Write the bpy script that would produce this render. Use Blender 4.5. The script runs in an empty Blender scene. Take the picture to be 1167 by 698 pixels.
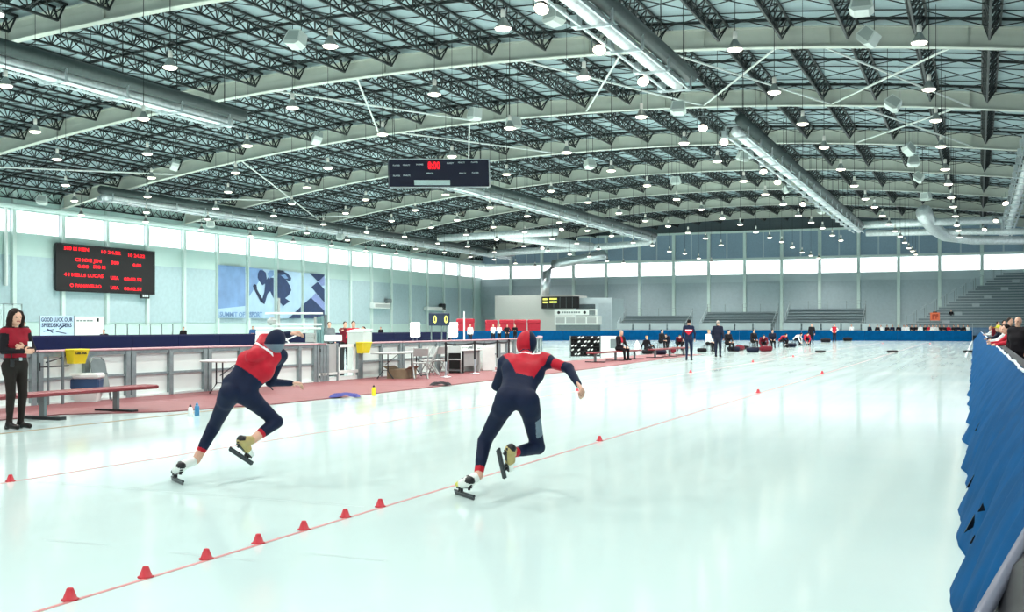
import bpy, math, random
import numpy as np
from mathutils import Vector, Matrix
random.seed(7)
SC = bpy.context.scene
COL = SC.collection

# ------------------------------------------------------------------ camera
F = 1250.0; CX = 583.5; HZ = 373.0; CAMH = 1.48
YAW = math.atan((1115 - CX) / F)
CC, SS = math.cos(YAW), math.sin(YAW)
cam_d = bpy.data.cameras.new('camera')
cam = bpy.data.objects.new('camera', cam_d); COL.objects.link(cam)
cam.location = (0, 0, CAMH); cam.rotation_euler = (math.pi / 2, 0, YAW)
cam_d.sensor_width = 36.0; cam_d.lens = F / 1167 * 36.0
cam_d.shift_y = (HZ - 349.0) / 1167
cam_d.clip_start = 0.05; cam_d.clip_end = 600
SC.camera = cam

# ------------------------------------------------------------------ world, exposure
W = bpy.data.worlds.new('world'); SC.world = W; W.use_nodes = True
bg = W.node_tree.nodes['Background']
bg.inputs[0].default_value = (0.80, 0.95, 1.0, 1); bg.inputs[1].default_value = 0.6
SC.view_settings.view_transform = 'Standard'; SC.view_settings.look = 'None'
SC.view_settings.gamma = 1.0; SC.view_settings.use_curve_mapping = False
SC.view_settings.exposure = 0.32
LAMP_POWER = 1150.0
PANE_EMIT = 1.6

# ------------------------------------------------------------------ pixel -> place
def D(u, v, d):
    r = (u - CX) / F * d
    return Vector((r * CC - d * SS, d * CC + r * SS, CAMH - (v - HZ) / F * d))
def G(u, v, z=0.0): return D(u, v, (CAMH - z) * F / (v - HZ))
def Zp(u, v, z): return D(u, v, (z - CAMH) * F / (HZ - v))
def PX(u, v, X): return D(u, v, X / ((u - CX) / F * CC - SS))
def PY(u, v, Y): return D(u, v, Y / ((u - CX) / F * SS + CC))

# ------------------------------------------------------------------ materials
def lin(h):
    if isinstance(h, str):
        h = h.lstrip('#'); c = [int(h[i:i + 2], 16) / 255 for i in (0, 2, 4)]
    else: c = h
    return tuple(x / 12.92 if x <= 0.04045 else ((x + 0.055) / 1.055) ** 2.4 for x in c)
MATS = {}
def mat(name, col, rough=0.55, metal=0.0, var=0.08, scale=6.0, bump=0.0, bscale=40.0, emit=0.0, spec=0.5, alpha=1.0, coat=0.0):
    if name in MATS: return MATS[name]
    m = bpy.data.materials.new(name); m.use_nodes = True
    nt = m.node_tree; b = nt.nodes['Principled BSDF']
    c = lin(col)
    b.inputs['Roughness'].default_value = rough; b.inputs['Metallic'].default_value = metal
    b.inputs['Specular IOR Level'].default_value = spec
    tc = nt.nodes.new('ShaderNodeTexCoord')
    if var > 0:
        n = nt.nodes.new('ShaderNodeTexNoise'); n.inputs['Scale'].default_value = scale; n.inputs['Detail'].default_value = 4
        r = nt.nodes.new('ShaderNodeValToRGB')
        r.color_ramp.elements[0].position = 0.3; r.color_ramp.elements[1].position = 0.7
        r.color_ramp.elements[0].color = tuple(x * (1 - var) for x in c) + (1,)
        r.color_ramp.elements[1].color = tuple(min(1, x * (1 + var)) for x in c) + (1,)
        nt.links.new(tc.outputs['Object'], n.inputs['Vector'])
        nt.links.new(n.outputs['Fac'], r.inputs['Fac']); nt.links.new(r.outputs['Color'], b.inputs['Base Color'])
    else: b.inputs['Base Color'].default_value = c + (1,)
    if bump > 0:
        n2 = nt.nodes.new('ShaderNodeTexNoise'); n2.inputs['Scale'].default_value = bscale
        bp = nt.nodes.new('ShaderNodeBump'); bp.inputs['Strength'].default_value = bump
        nt.links.new(tc.outputs['Object'], n2.inputs['Vector']); nt.links.new(n2.outputs['Fac'], bp.inputs['Height'])
        nt.links.new(bp.outputs['Normal'], b.inputs['Normal'])
    if emit > 0:
        b.inputs['Emission Color'].default_value = c + (1,); b.inputs['Emission Strength'].default_value = emit
    if alpha < 1: b.inputs['Alpha'].default_value = alpha
    if coat > 0: b.inputs['Coat Weight'].default_value = coat
    MATS[name] = m
    return m

M = {}
M['wall'] = mat('painted_wall', '#c3dcd6', 0.6, var=0.03, scale=0.6)
M['wallpanel'] = mat('acoustic_panel', '#aec6cb', 0.8, var=0.05, scale=3, bump=0.1, bscale=30)
M['endwall'] = mat('end_wall_paint', '#bccbcf', 0.6, var=0.04, scale=0.5)
M['endpanel'] = mat('end_wall_panel', '#aebdc3', 0.8, var=0.05, scale=3)
M['column'] = mat('column_paint', '#d0e2dc', 0.5, var=0.03)
M['girder'] = mat('girder_paint', '#c3c7bc', 0.5, var=0.05, scale=1.2)
M['deck'] = mat('roof_deck', '#93a6aa', 0.6, var=0.10, scale=0.8)
M['joist'] = mat('joist_paint', '#141b1b', 0.5, var=0.1)
M['rod'] = mat('white_brace', '#dfe3de', 0.45, var=0.03)
M['silver'] = mat('galvanised', '#d9e0e2', 0.28, metal=0.85, var=0.10, scale=8, bump=0.25, bscale=9)
M['foil'] = mat('foil_wrap', '#eef2f2', 0.35, metal=0.35, var=0.12, scale=5, bump=0.6, bscale=6)
M['ductdark'] = mat('duct_dark', '#46504f', 0.45, metal=0.4, var=0.1)
M['speaker'] = mat('speaker_paint', '#d5dcd6', 0.5, var=0.03)
M['grille'] = mat('speaker_grille', '#a9b2ae', 0.7, var=0.1, scale=60)
M['lampcone'] = mat('lamp_reflector', '#9aa09c', 0.3, metal=0.6, var=0.05)
M['lampcap'] = mat('lamp_ballast', '#e6e2da', 0.4, var=0.03)
M['bulb'] = mat('lamp_glow', '#fff3df', 0.5, var=0, emit=4.5)
M['pane'] = mat('daylight_pane', '#fbfbff', 0.4, var=0, emit=PANE_EMIT)
M['white'] = mat('white_paint', '#e8eeea', 0.5, var=0.03)
M['board'] = mat('white_board', '#e6f2ee', 0.35, var=0.03, scale=2)
M['boardframe'] = mat('board_frame', '#8b999b', 0.45, metal=0.3, var=0.12, scale=12)
M['greymetal'] = mat('grey_metal', '#7e898a', 0.4, metal=0.5, var=0.1)
M['darkmetal'] = mat('dark_metal', '#23282b', 0.45, metal=0.3, var=0.1)
M['black'] = mat('black_plastic', '#0d0e11', 0.5, var=0.1)
M['blackboard'] = mat('board_black', '#0c090c', 0.6, var=0.05)
M['navyboard'] = mat('board_navy', '#0c0e28', 0.5, var=0.05)
M['red'] = mat('led_red', '#ff1024', 0.6, var=0, emit=1.0)
M['yellowled'] = mat('led_yellow', '#e4e36a', 0.6, var=0, emit=0.8)
M['labelwhite'] = mat('label_print', '#cfd8da', 0.6, var=0)
M['navypad'] = mat('navy_pad', '#0c1138', 0.5, spec=.15, var=0.08, scale=4)
M['bluepad'] = mat('blue_pad', '#004878', 0.6, spec=.04, var=0.14, scale=3, bump=0.45, bscale=7)
M['padwhite'] = mat('pad_edging', '#e6eef2', 0.5, var=0.03)
M['blackpad'] = mat('black_vinyl', '#14161c', 0.42, var=0.12, scale=20, bump=0.3, bscale=12)
M['mat_red'] = mat('rubber_red', '#86494c', 0.5, var=0.10, scale=4)
M['benchred'] = mat('bench_red', '#7c242b', 0.4, var=0.08, scale=5)
M['lanered'] = mat('lane_paint', '#cc8280', 0.35, var=0.15, scale=9)
M['cone'] = mat('cone_rubber', '#c21f30', 0.5, var=0.06)
M['walk'] = mat('dark_walkway', '#3a4043', 0.8, var=0.15, scale=3)
M['bleach'] = mat('bleacher_alu', '#b4c0c3', 0.4, metal=0.35, var=0.06)
M['openingdark'] = mat('dark_opening', '#4d595d', 0.7, var=0.1)
M['crimson'] = mat('crimson_plastic', '#b01a30', 0.5, var=0.05)
M['yellow'] = mat('yellow_plastic', '#f0dc1e', 0.5, var=0.04)
M['coolerblue'] = mat('cooler_blue', '#2c4a70', 0.45, var=0.05)
M['greybox'] = mat('grey_panel', '#aeb4b2', 0.6, var=0.04)
M['room'] = mat('room_wall', '#bfc2bd', 0.6, var=0.03)
M['cardboard'] = mat('cardboard', '#8a7a62', 0.8, var=0.1)
M['mural_light'] = mat('mural_light', '#a8c6dc', 0.6, var=0.06, scale=1)
M['mural_mid'] = mat('mural_mid', '#7597c2', 0.6, var=0.15, scale=0.6)
M['mural_dark'] = mat('mural_dark', '#24395f', 0.6, var=0.15, scale=1.5)
M['mural_black'] = mat('mural_black', '#15203c', 0.6, var=0.1)
M['mural_violet'] = mat('mural_violet', '#7f8fc0', 0.6, var=0.08)
M['banner'] = mat('banner_paint', '#b9d0e4', 0.6, var=0.12, scale=2)
M['bannerink'] = mat('banner_ink', '#1c2c52', 0.6, var=0)
M['orange'] = mat('orange_banner', '#e0704a', 0.6, var=0.05)
M['tealmesh'] = mat('teal_post', '#6f8f90', 0.5, var=0.1)
M['glow'] = mat('work_light', '#fffdf6', 0.5, var=0, emit=6.0)

# ice: glossy, faintly cloudy, with skate scratches as fine relief
def ice_material():
    m = bpy.data.materials.new('ice'); m.use_nodes = True
    nt = m.node_tree; b = nt.nodes['Principled BSDF']; L = nt.links
    tc = nt.nodes.new('ShaderNodeTexCoord')
    n = nt.nodes.new('ShaderNodeTexNoise'); n.inputs['Scale'].default_value = 0.25; n.inputs['Detail'].default_value = 5
    r = nt.nodes.new('ShaderNodeValToRGB')
    r.color_ramp.elements[0].position = 0.3; r.color_ramp.elements[1].position = 0.75
    r.color_ramp.elements[0].color = lin('#cfe7e5') + (1,); r.color_ramp.elements[1].color = lin('#def1ed') + (1,)
    L.new(tc.outputs['Object'], n.inputs['Vector']); L.new(n.outputs['Fac'], r.inputs['Fac']); L.new(r.outputs['Color'], b.inputs['Base Color'])
    mp = nt.nodes.new('ShaderNodeMapping'); mp.inputs['Scale'].default_value = (3.0, 0.12, 1)
    n2 = nt.nodes.new('ShaderNodeTexNoise'); n2.inputs['Scale'].default_value = 1.0; n2.inputs['Detail'].default_value = 6
    mr = nt.nodes.new('ShaderNodeMapRange'); mr.inputs['To Min'].default_value = 0.06; mr.inputs['To Max'].default_value = 0.17
    L.new(tc.outputs['Object'], mp.inputs['Vector']); L.new(mp.outputs['Vector'], n2.inputs['Vector'])
    L.new(n2.outputs['Fac'], mr.inputs['Value']); L.new(mr.outputs['Result'], b.inputs['Roughness'])
    bp = nt.nodes.new('ShaderNodeBump'); bp.inputs['Strength'].default_value = 0.004; bp.inputs['Distance'].default_value = 0.02
    L.new(n2.outputs['Fac'], bp.inputs['Height']); L.new(bp.outputs['Normal'], b.inputs['Normal'])
    b.inputs['IOR'].default_value = 1.42
    return m
M['ice'] = ice_material()

# ------------------------------------------------------------------ mesh helpers
class MB:
    def __init__(s): s.v = []; s.f = []; s.mi = []; s.cur = 0
    def add(s, vs, fs):
        o = len(s.v); s.v += [tuple(x) for x in vs]
        for f in fs: s.f.append(tuple(i + o for i in f)); s.mi.append(s.cur)
        return s
    def box(s, x0, x1, y0, y1, z0, z1):
        return s.add([(x0, y0, z0), (x1, y0, z0), (x1, y1, z0), (x0, y1, z0), (x0, y0, z1), (x1, y0, z1), (x1, y1, z1), (x0, y1, z1)],
                     [(0, 3, 2, 1), (4, 5, 6, 7), (0, 1, 5, 4), (1, 2, 6, 5), (2, 3, 7, 6), (3, 0, 4, 7)])
    def cbox(s, c, sx, sy, sz): return s.box(c[0] - sx / 2, c[0] + sx / 2, c[1] - sy / 2, c[1] + sy / 2, c[2] - sz / 2, c[2] + sz / 2)
    def bevbox(s, x0, x1, y0, y1, z0, z1, b):
        # rounded-edge box: chamfered along the vertical and the top/bottom edges
        def ring(z, i):
            return [(x0 + i + b, y0 + i, z), (x1 - i - b, y0 + i, z), (x1 - i, y0 + i + b, z), (x1 - i, y1 - i - b, z),
                    (x1 - i - b, y1 - i, z), (x0 + i + b, y1 - i, z), (x0 + i, y1 - i - b, z), (x0 + i, y0 + i + b, z)]
        vs = ring(z0, b) + ring(z0 + b, 0) + ring(z1 - b, 0) + ring(z1, b)
        fs = [tuple(range(7, -1, -1)), tuple(range(24, 32))]
        for k in range(3):
            for i in range(8):
                j = (i + 1) % 8; fs.append((k * 8 + i, k * 8 + j, k * 8 + 8 + j, k * 8 + 8 + i))
        return s.add(vs, fs)
    def bar(s, a, b, r, n=4, r2=None, cap=True):
        a = Vector(a); b = Vector(b); d = (b - a)
        if d.length < 1e-6: return s
        d.normalize(); up = Vector((0, 0, 1)) if abs(d.z) < 0.95 else Vector((1, 0, 0))
        x = d.cross(up).normalized(); y = d.cross(x)
        r2 = r if r2 is None else r2
        vs = []
        for p, rr in ((a, r), (b, r2)):
            for i in range(n):
                t = 2 * math.pi * (i + 0.5) / n; vs.append(p + (x * math.cos(t) + y * math.sin(t)) * rr)
        fs = [(i, (i + 1) % n, n + (i + 1) % n, n + i) for i in range(n)]
        if cap: fs += [tuple(range(n - 1, -1, -1)), tuple(range(n, 2 * n))]
        return s.add(vs, fs)
    def path(s, pts, r, n=8):
        pts = [Vector(p) for p in pts]; rings = []
        for i, p in enumerate(pts):
            t = (pts[min(i + 1, len(pts) - 1)] - pts[max(i - 1, 0)]).normalized()
            up = Vector((0, 0, 1)) if abs(t.z) < 0.9 else Vector((1, 0, 0))
            x = t.cross(up).normalized(); y = x.cross(t)
            rr = r[i] if isinstance(r, (list, tuple)) else r
            rings.append([p + (x * math.cos(2 * math.pi * k / n) + y * math.sin(2 * math.pi * k / n)) * rr for k in range(n)])
        vs = [q for rg in rings for q in rg]; fs = []
        for i in range(len(rings) - 1):
            for k in range(n):
                j = (k + 1) % n; fs.append((i * n + k, i * n + j, (i + 1) * n + j, (i + 1) * n + k))
        fs += [tuple(range(n - 1, -1, -1)), tuple(range((len(rings) - 1) * n, len(rings) * n))]
        return s.add(vs, fs)
    def lathe(s, prof, c=(0, 0, 0), n=16, cap=True):
        vs = []; fs = []
        for r, z in prof:
            for i in range(n):
                t = 2 * math.pi * i / n; vs.append((c[0] + r * math.cos(t), c[1] + r * math.sin(t), c[2] + z))
        for k in range(len(prof) - 1):
            for i in range(n):
                j = (i + 1) % n; fs.append((k * n + i, k * n + j, (k + 1) * n + j, (k + 1) * n + i))
        if cap: fs += [tuple(range(n - 1, -1, -1)), tuple(range((len(prof) - 1) * n, len(prof) * n))]
        return s.add(vs, fs)
    def quadbox(s, p0, ex, ey, ez):
        p0 = Vector(p0); ex = Vector(ex); ey = Vector(ey); ez = Vector(ez)
        return s.add([p0, p0 + ex, p0 + ex + ey, p0 + ey, p0 + ez, p0 + ex + ez, p0 + ex + ey + ez, p0 + ey + ez],
                     [(0, 3, 2, 1), (4, 5, 6, 7), (0, 1, 5, 4), (1, 2, 6, 5), (2, 3, 7, 6), (3, 0, 4, 7)])
    def prism(s, poly, axis_o, ex, ey, en):
        # extrude a 2D polygon lying in plane (axis_o, ex, ey) along en
        o = Vector(axis_o); ex = Vector(ex); ey = Vector(ey); en = Vector(en); n = len(poly)
        a = [o + ex * p[0] + ey * p[1] for p in poly]; b = [q + en for q in a]
        fs = [tuple(range(n - 1, -1, -1)), tuple(range(n, 2 * n))] + [(i, (i + 1) % n, n + (i + 1) % n, n + i) for i in range(n)]
        return s.add(a + b, fs)
    def mesh(s, name, mats, smooth=False):
        me = bpy.data.meshes.new(name); me.from_pydata(s.v, [], s.f)
        for m in (mats if isinstance(mats, (list, tuple)) else [mats]): me.materials.append(M[m] if isinstance(m, str) else m)
        if any(s.mi): me.polygons.foreach_set('material_index', s.mi)
        if smooth: me.polygons.foreach_set('use_smooth', [True] * len(me.polygons))
        me.update(); return me
    def build(s, name, mats, parent=None, smooth=False, loc=None, rot=None):
        o = bpy.data.objects.new(name, s.mesh(name, mats, smooth)); COL.objects.link(o)
        if parent is not None: o.parent = parent
        if loc is not None: o.location = loc
        if rot is not None: o.rotation_euler = rot
        return o
def tag(o, label=None, cat=None, group=None, kind=None):
    if label: o['label'] = label
    if cat: o['category'] = cat
    if group: o['group'] = group
    if kind: o['kind'] = kind
    return o
def thing(name, label, cat, loc=(0, 0, 0), rz=0.0, group=None):
    o = bpy.data.objects.new(name, None); COL.objects.link(o); o.empty_display_size = 0.2
    o.location = loc; o.rotation_euler = (0, 0, rz)
    return tag(o, label, cat, group)
def inst(name, me, parent, loc=(0, 0, 0), rot=None):
    o = bpy.data.objects.new(name, me); COL.objects.link(o)
    if parent is not None: o.parent = parent
    o.location = loc
    if rot is not None: o.rotation_euler = rot
    return o
def dup(root, loc=None, rz=None):
    r = root.copy(); COL.objects.link(r)
    if loc is not None: r.location = loc
    if rz is not None: r.rotation_euler = (0, 0, rz)
    for ch in list(root.children):
        c = ch.copy(); COL.objects.link(c); c.parent = r
        for g in list(ch.children):
            d = g.copy(); COL.objects.link(d); d.parent = c
    return r
def text_mesh(txt, size, mname, width=None, ext=0.004):
    cu = bpy.data.curves.new('t', 'FONT'); cu.body = txt; cu.size = size; cu.extrude = ext; cu.resolution_u = 2
    cu.align_x = 'LEFT'; cu.offset = size * .022
    o = bpy.data.objects.new('t', cu); COL.objects.link(o)
    dg = bpy.context.evaluated_depsgraph_get(); dg.update()
    me = bpy.data.meshes.new_from_object(o.evaluated_get(dg))
    bpy.data.objects.remove(o); bpy.data.curves.remove(cu)
    if width and len(me.vertices):
        xs = [v.co.x for v in me.vertices]; w = max(xs) - min(xs); x0 = min(xs)
        for v in me.vertices: v.co.x = (v.co.x - x0) * width / w
    me.materials.clear(); me.materials.append(M[mname])
    return me
# ================================================================== SETTING
XL = -70.0; YE = 152.5; BAY = 5.03; BEAM0 = 69.1
def hb(X): return CAMH + 14.25 - 2.55 * ((X + 26.3) / 32.9) ** 2      # underside of the arched girders
XR = 14.0
BEAMS = [BEAM0 + 15.09 * k for k in range(-3, 6)]                       # 23.8 ... 144.5
BACK = [BEAM0 + 15.09 * k for k in (-6, -5, -4)]                         # girders behind and above the viewer

# floor: ice sheet
fl = MB().box(XL - 1, XR, -24, YE + 1, -0.2, 0.0).build('floor', 'ice'); tag(fl, 'smooth white ice sheet of the skating hall floor', kind='structure')
# painted lane lines under the ice surface (raised a hair)
for X in (-4.5, -8.5):
    MB().box(X - 0.016, X + 0.016, 1.0, 112, 0.0005, 0.002).build('lane_line', 'lanered', fl)
MB().box(-12.5, -12.42, 6.0, 19, 0.0005, 0.004).build('edge_line', 'cardboard', fl)
# faint old lines across the ice
for (u0, v0, u1, v1) in ((40, 549, 415, 578), (250, 552, 292, 545), (50, 616, 120, 622), (360, 632, 440, 640), (195, 630, 290, 640)):
    a = G(u0, v0); b = G(u1, v1); d = (b - a); n = Vector((-d.y, d.x, 0)).normalized() * 0.006
    MB().add([a - n + Vector((0, 0, .001)), b - n + Vector((0, 0, .001)), b + n + Vector((0, 0, .001)), a + n + Vector((0, 0, .001))], [(0, 1, 2, 3)]).build('scratch_line', mat('scratch', '#b4c6c6', 0.4, var=0.1), fl)

# red rubber matting beside the track, in sections
rm = thing('rubber_matting', 'dull red rubber matting between the ice edge and white boards', 'floor mat', (-14.2, 18, 0))
edges = [(9.0, -14.25), (14.0, -14.2), (15.2, -12.95), (17.5, -12.35), (20, -12.3), (24, -12.3), (28, -12.35), (32, -12.4), (37, -12.6), (42, -12.9), (47, -13.2), (52, -13.4), (58, -13.6)]
for (y0, xa), (y1, xb) in zip(edges[:-1], edges[1:]):
    z = 0.018
    MB().add([(-16.25 + 14.2, y0 - 18, 0.001), (xa + 14.2, y0 - 18, 0.001), (xb + 14.2, y1 - 18 - 0.012, 0.001), (-16.25 + 14.2, y1 - 18 - 0.012, 0.001),
              (-16.25 + 14.2, y0 - 18, z), (xa + 14.2, y0 - 18, z), (xb + 14.2, y1 - 18 - 0.012, z), (-16.25 + 14.2, y1 - 18 - 0.012, z)],
             [(0, 3, 2, 1), (4, 5, 6, 7), (0, 1, 5, 4), (1, 2, 6, 5), (2, 3, 7, 6), (3, 0, 4, 7)]).build('mat_section', 'mat_red', rm)
# dark walkway behind the right-hand padding
tag(MB().box(0.66, XR, -24, 122, 0.0, 0.03).build('floor_walkway', 'walk'), 'dark grey walkway behind the long blue padding', kind='structure')

# ---- left wall
wl = MB().box(XL - 0.4, XL, 30, YE, 0, 8.9).box(XL - 0.4, XL, 30, YE, 10.75, 12.6).build('wall_left', 'wall')
tag(wl, 'pale green side wall of the hall', kind='structure')
ycols = [BEAM0 - 5.03 + BAY * k for k in range(-4, 18)]
ycols = [y for y in ycols if y < YE - 0.5]
colme = MB().box(0, 0.28, -0.17, 0.17, 0, 12.4).mesh('column', 'column')
for y in ycols: inst('column', colme, wl, (XL + 0.002, y, 0))
panme = MB().box(0, 0.06, 0.22, BAY - 0.22, 1.9, 7.15).mesh('wall_panel', 'wallpanel')
for y in ycols: 
    if y + BAY < YE + 0.5: inst('wall_panel', panme, wl, (XL + 0.002, y, 0))
wn = 0
pane_me = MB().box(-0.14, -0.10, 0.2, BAY - 0.2, 8.98, 10.7).mesh('pane', 'pane')
frm = MB()
frm.box(-0.2, 0.03, 0.17, BAY - 0.17, 8.9, 8.98); frm.box(-0.2, 0.03, 0.17, BAY - 0.17, 10.7, 10.75)
frm_me = frm.mesh('window_frame', 'column')
for y in ycols:
    wn += 1
    w = thing('window_%d' % wn, 'high white daylight window in the side wall', None, (XL, y, 0)); w['kind'] = 'structure'
    inst('pane', pane_me, w); inst('window_frame', frm_me, w)
    MB().box(-0.12, -0.06, BAY / 2 - 0.02, BAY / 2 + 0.02, 8.98, 10.7).build('mullion', 'column', w)
tr = MB().bar((XL + 0.75, 30, 10.95), (XL + 0.75, YE - 0.5, 10.95), 0.22, 8)
for y in ycols: tr.bar((XL + 0.05, y, 10.95), (XL + 0.75, y, 10.95), 0.08)
tag(tr.build('trim_1', 'column', smooth=False), 'pale pipe rail along the top of the side wall', kind='structure')

# ---- end wall
we = MB().box(XL - 0.4, XR, YE, YE + 0.4, 0, 8.72).box(XL - 0.4, XR, YE, YE + 0.4, 10.75, 14.7).build('wall_end', 'endwall')
tag(we, 'grey end wall of the hall', kind='structure')
MB().box(XL, XR, YE + 0.02, YE + 0.4, 14.7, 18).build('gable_shade', 'openingdark', we)  # dark slab: shade of the open gap under the roof, painted as colour
xs = [XL + BAY * k for k in range(1, 17)]
ecol = MB().box(-0.2, 0.2, -0.35, 0, 0, 14.7).mesh('column', 'column')
for x in xs: inst('column', ecol, we, (x, YE - 0.002, 0))
epan = MB().box(0.25, BAY - 0.25, -0.06, 0, 0.5, 7.7).mesh('wall_panel', 'endpanel')
epan2 = MB().box(0.25, BAY / 2 - 0.1, -0.05, 0, 11.1, 14.6).box(BAY / 2 + 0.1, BAY - 0.25, -0.05, 0, 11.1, 14.6).mesh('upper_panel', mat('upper_panel', '#8ea6b8', 0.7, var=0.06))
for x in [XL] + xs:
    inst('wall_panel', epan, we, (x, YE - 0.002, 0)); inst('upper_panel', epan2, we, (x, YE - 0.002, 0))
inst('top_rail', MB().box(XL, XR, -0.5, -0.36, 14.5, 14.8).mesh('top_rail', 'column'), we, (0, YE, 0))
inst('window_rail', MB().box(XL, XR, -0.55, -0.36, 10.78, 11.0).mesh('window_rail', 'column'), we, (0, YE, 0))
epane = MB().box(0.2, BAY - 0.2, 0.1, 0.14, 8.8, 10.7).mesh('pane', 'pane')
efrm = MB().box(0.2, BAY - 0.2, -0.03, 0.2, 8.72, 8.8).box(0.2, BAY - 0.2, -0.03, 0.2, 10.7, 10.75).mesh('window_frame', 'column')
for x in [XL] + xs:
    wn += 1
    w = thing('window_%d' % wn, 'high white daylight window in the end wall', None, (x, YE, 0)); w['kind'] = 'structure'
    inst('pane', epane, w); inst('window_frame', efrm, w)

# ---- ceiling: deck, girders, joists, bridging
NX = 44
dk = MB(); vs = []; fs = []
Y0 = -24.0
for i in range(NX + 1):
    X = XL - 1 + (XR - XL + 1) * i / NX
    for Y in (Y0, YE + 0.4): vs.append((X, Y, hb(X) + 1.2))
for i in range(NX): fs.append((2 * i, 2 * i + 1, 2 * i + 3, 2 * i + 2))
n0 = len(vs)
vs += [(x, y, z + 0.25) for x, y, z in vs]
fs += [tuple(n0 + k for k in f[::-1]) for f in fs]
ce = dk.add(vs, fs).build('ceiling', 'deck'); tag(ce, 'grey metal deck roof on arched girders and black joists', kind='structure')
# standing ribs on the deck, parallel with the girders
def arch_strip(mb, y0, y1, dz0, dz1, n=44, x0=XL, x1=XR):
    for i in range(n):
        a = x0 + (x1 - x0) * i / n; b = x0 + (x1 - x0) * (i + 1) / n
        za, zb = hb(a), hb(b)
        mb.add([(a, y0, za + dz0), (b, y0, zb + dz0), (b, y1, zb + dz0), (a, y1, za + dz0), (a, y0, za + dz1), (b, y0, zb + dz1), (b, y1, zb + dz1), (a, y1, za + dz1)],
               [(0, 3, 2, 1), (4, 5, 6, 7), (0, 1, 5, 4), (2, 3, 7, 6)])
gm = MB()
arch_strip(gm, -0.02, 0.02, 0.05, 0.95); arch_strip(gm, -0.22, 0.22, 0.0, 0.06); arch_strip(gm, -0.2, 0.2, 0.94, 1.0); arch_strip(gm, -0.035, 0.035, 0.60, 0.64)
for k in range(14):
    X = XL + 3 + k * 6.05
    gm.box(X - 0.012, X + 0.012, -0.17, 0.17, hb(X) + 0.05, hb(X) + 0.95)
gme = gm.mesh('girder', 'girder')
for Y in BACK + BEAMS: inst('girder', gme, ce, (0, Y, 0))
# joist: triangular open web truss, 15.09 m
LJ = 15.09; jm = MB(); hw = 0.36; dp = 0.74; NP = 12
for sx in (-hw, hw): jm.bar((sx, 0.2, 0), (sx, LJ - 0.2, 0), 0.075)
jm.bar((0, 0.45, -dp), (0, LJ - 0.45, -dp), 0.075)
for k in range(NP):
    ya = 0.3 + (LJ - 0.6) * k / NP; yb = 0.3 + (LJ - 0.6) * (k + 1) / NP; ym = (ya + yb) / 2
    for sx in (-hw, hw):
        jm.bar((sx, ya, 0), (0, ym, -dp), 0.038, cap=False); jm.bar((0, ym, -dp), (sx, yb, 0), 0.038, cap=False)
    jm.bar((-hw, ya, 0), (hw, ya, 0), 0.03, cap=False)
for sx in (-hw, hw): jm.bar((sx, 0.3, 0), (0, 0.45, -dp), 0.05); jm.bar((sx, LJ - 0.3, 0), (0, LJ - 0.45, -dp), 0.05)
jme = jm.mesh('joist', 'joist')
JX = [0.55 + 3.06 * k for k in range(-23, 2)]
for bi, Y in enumerate(BEAMS):
    for X in JX:
        if bi == 0 and X < -56: continue
        o = inst('joist', jme, ce, (X, Y, hb(X) + 1.08), (0, math.atan2(2 * 2.55 * (X + 26.3) / 32.9 ** 2, 1), 0))
        if Y + LJ > YE + 0.3: o.scale = (1, (YE - Y) / LJ, 1)
# cross bridging lines between joists, four lines per bay
br = MB()
for a, b in zip(JX[:-1], JX[1:]):
    za, zb = hb(a) + 1.02, hb(b) + 1.02
    br.bar((a + hw, 0, za), (b, 0, zb - 0.66), 0.03, cap=False); br.bar((a, 0, za - 0.66), (b - hw, 0, zb), 0.03, cap=False)
    br.bar((a, 0, za + 0.1), (b, 0, zb + 0.1), 0.035, cap=False)
brm = br.mesh('bridging', 'joist')
for Y in BEAMS:
    for t in (0.16, 0.39, 0.61, 0.84):
        if Y + LJ * t < YE: inst('bridging', brm, ce, (0, Y + LJ * t, 0))
# dark rib line on the deck over the top flanges
rb = MB(); arch_strip(rb, -0.05, 0.05, 1.06, 1.2); rbm = rb.mesh('deck_rib', 'joist')
for Y in BEAMS:
    for t in (0.06, 0.5, 0.94):
        if Y + LJ * t < YE: inst('deck_rib', rbm, ce, (0, Y + LJ * t, 0))
# white diagonal wind braces under the joists
def brace(xa, ya, xb, yb):
    MB().bar((xa, ya, hb(xa) + 0.12), (xb, yb, hb(xb) + 0.12), 0.06, 6).build('wind_brace', 'rod', ce)
for bi in (2, 3):
    Y = BEAMS[bi]
    for k in range(9):
        xa = -1.0 - 7.9 * k
        if k in (3, 5, 6, 7): continue
        if bi == 3 and k != 0 and k != 4: continue
        if xa - 7.5 < XL: continue
        brace(xa, Y, xa - 7.2, Y + LJ); brace(xa - 6.0, Y, xa + 0.6, Y + LJ)
for (xa, ba, xb, bb) in ((-52, 3, -64, 5), (-64, 2, -58, 3), (-66, 3, -60, 4), (-69, 4, -60, 5)):
    brace(xa, BEAMS[ba], xb, BEAMS[bb])
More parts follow.
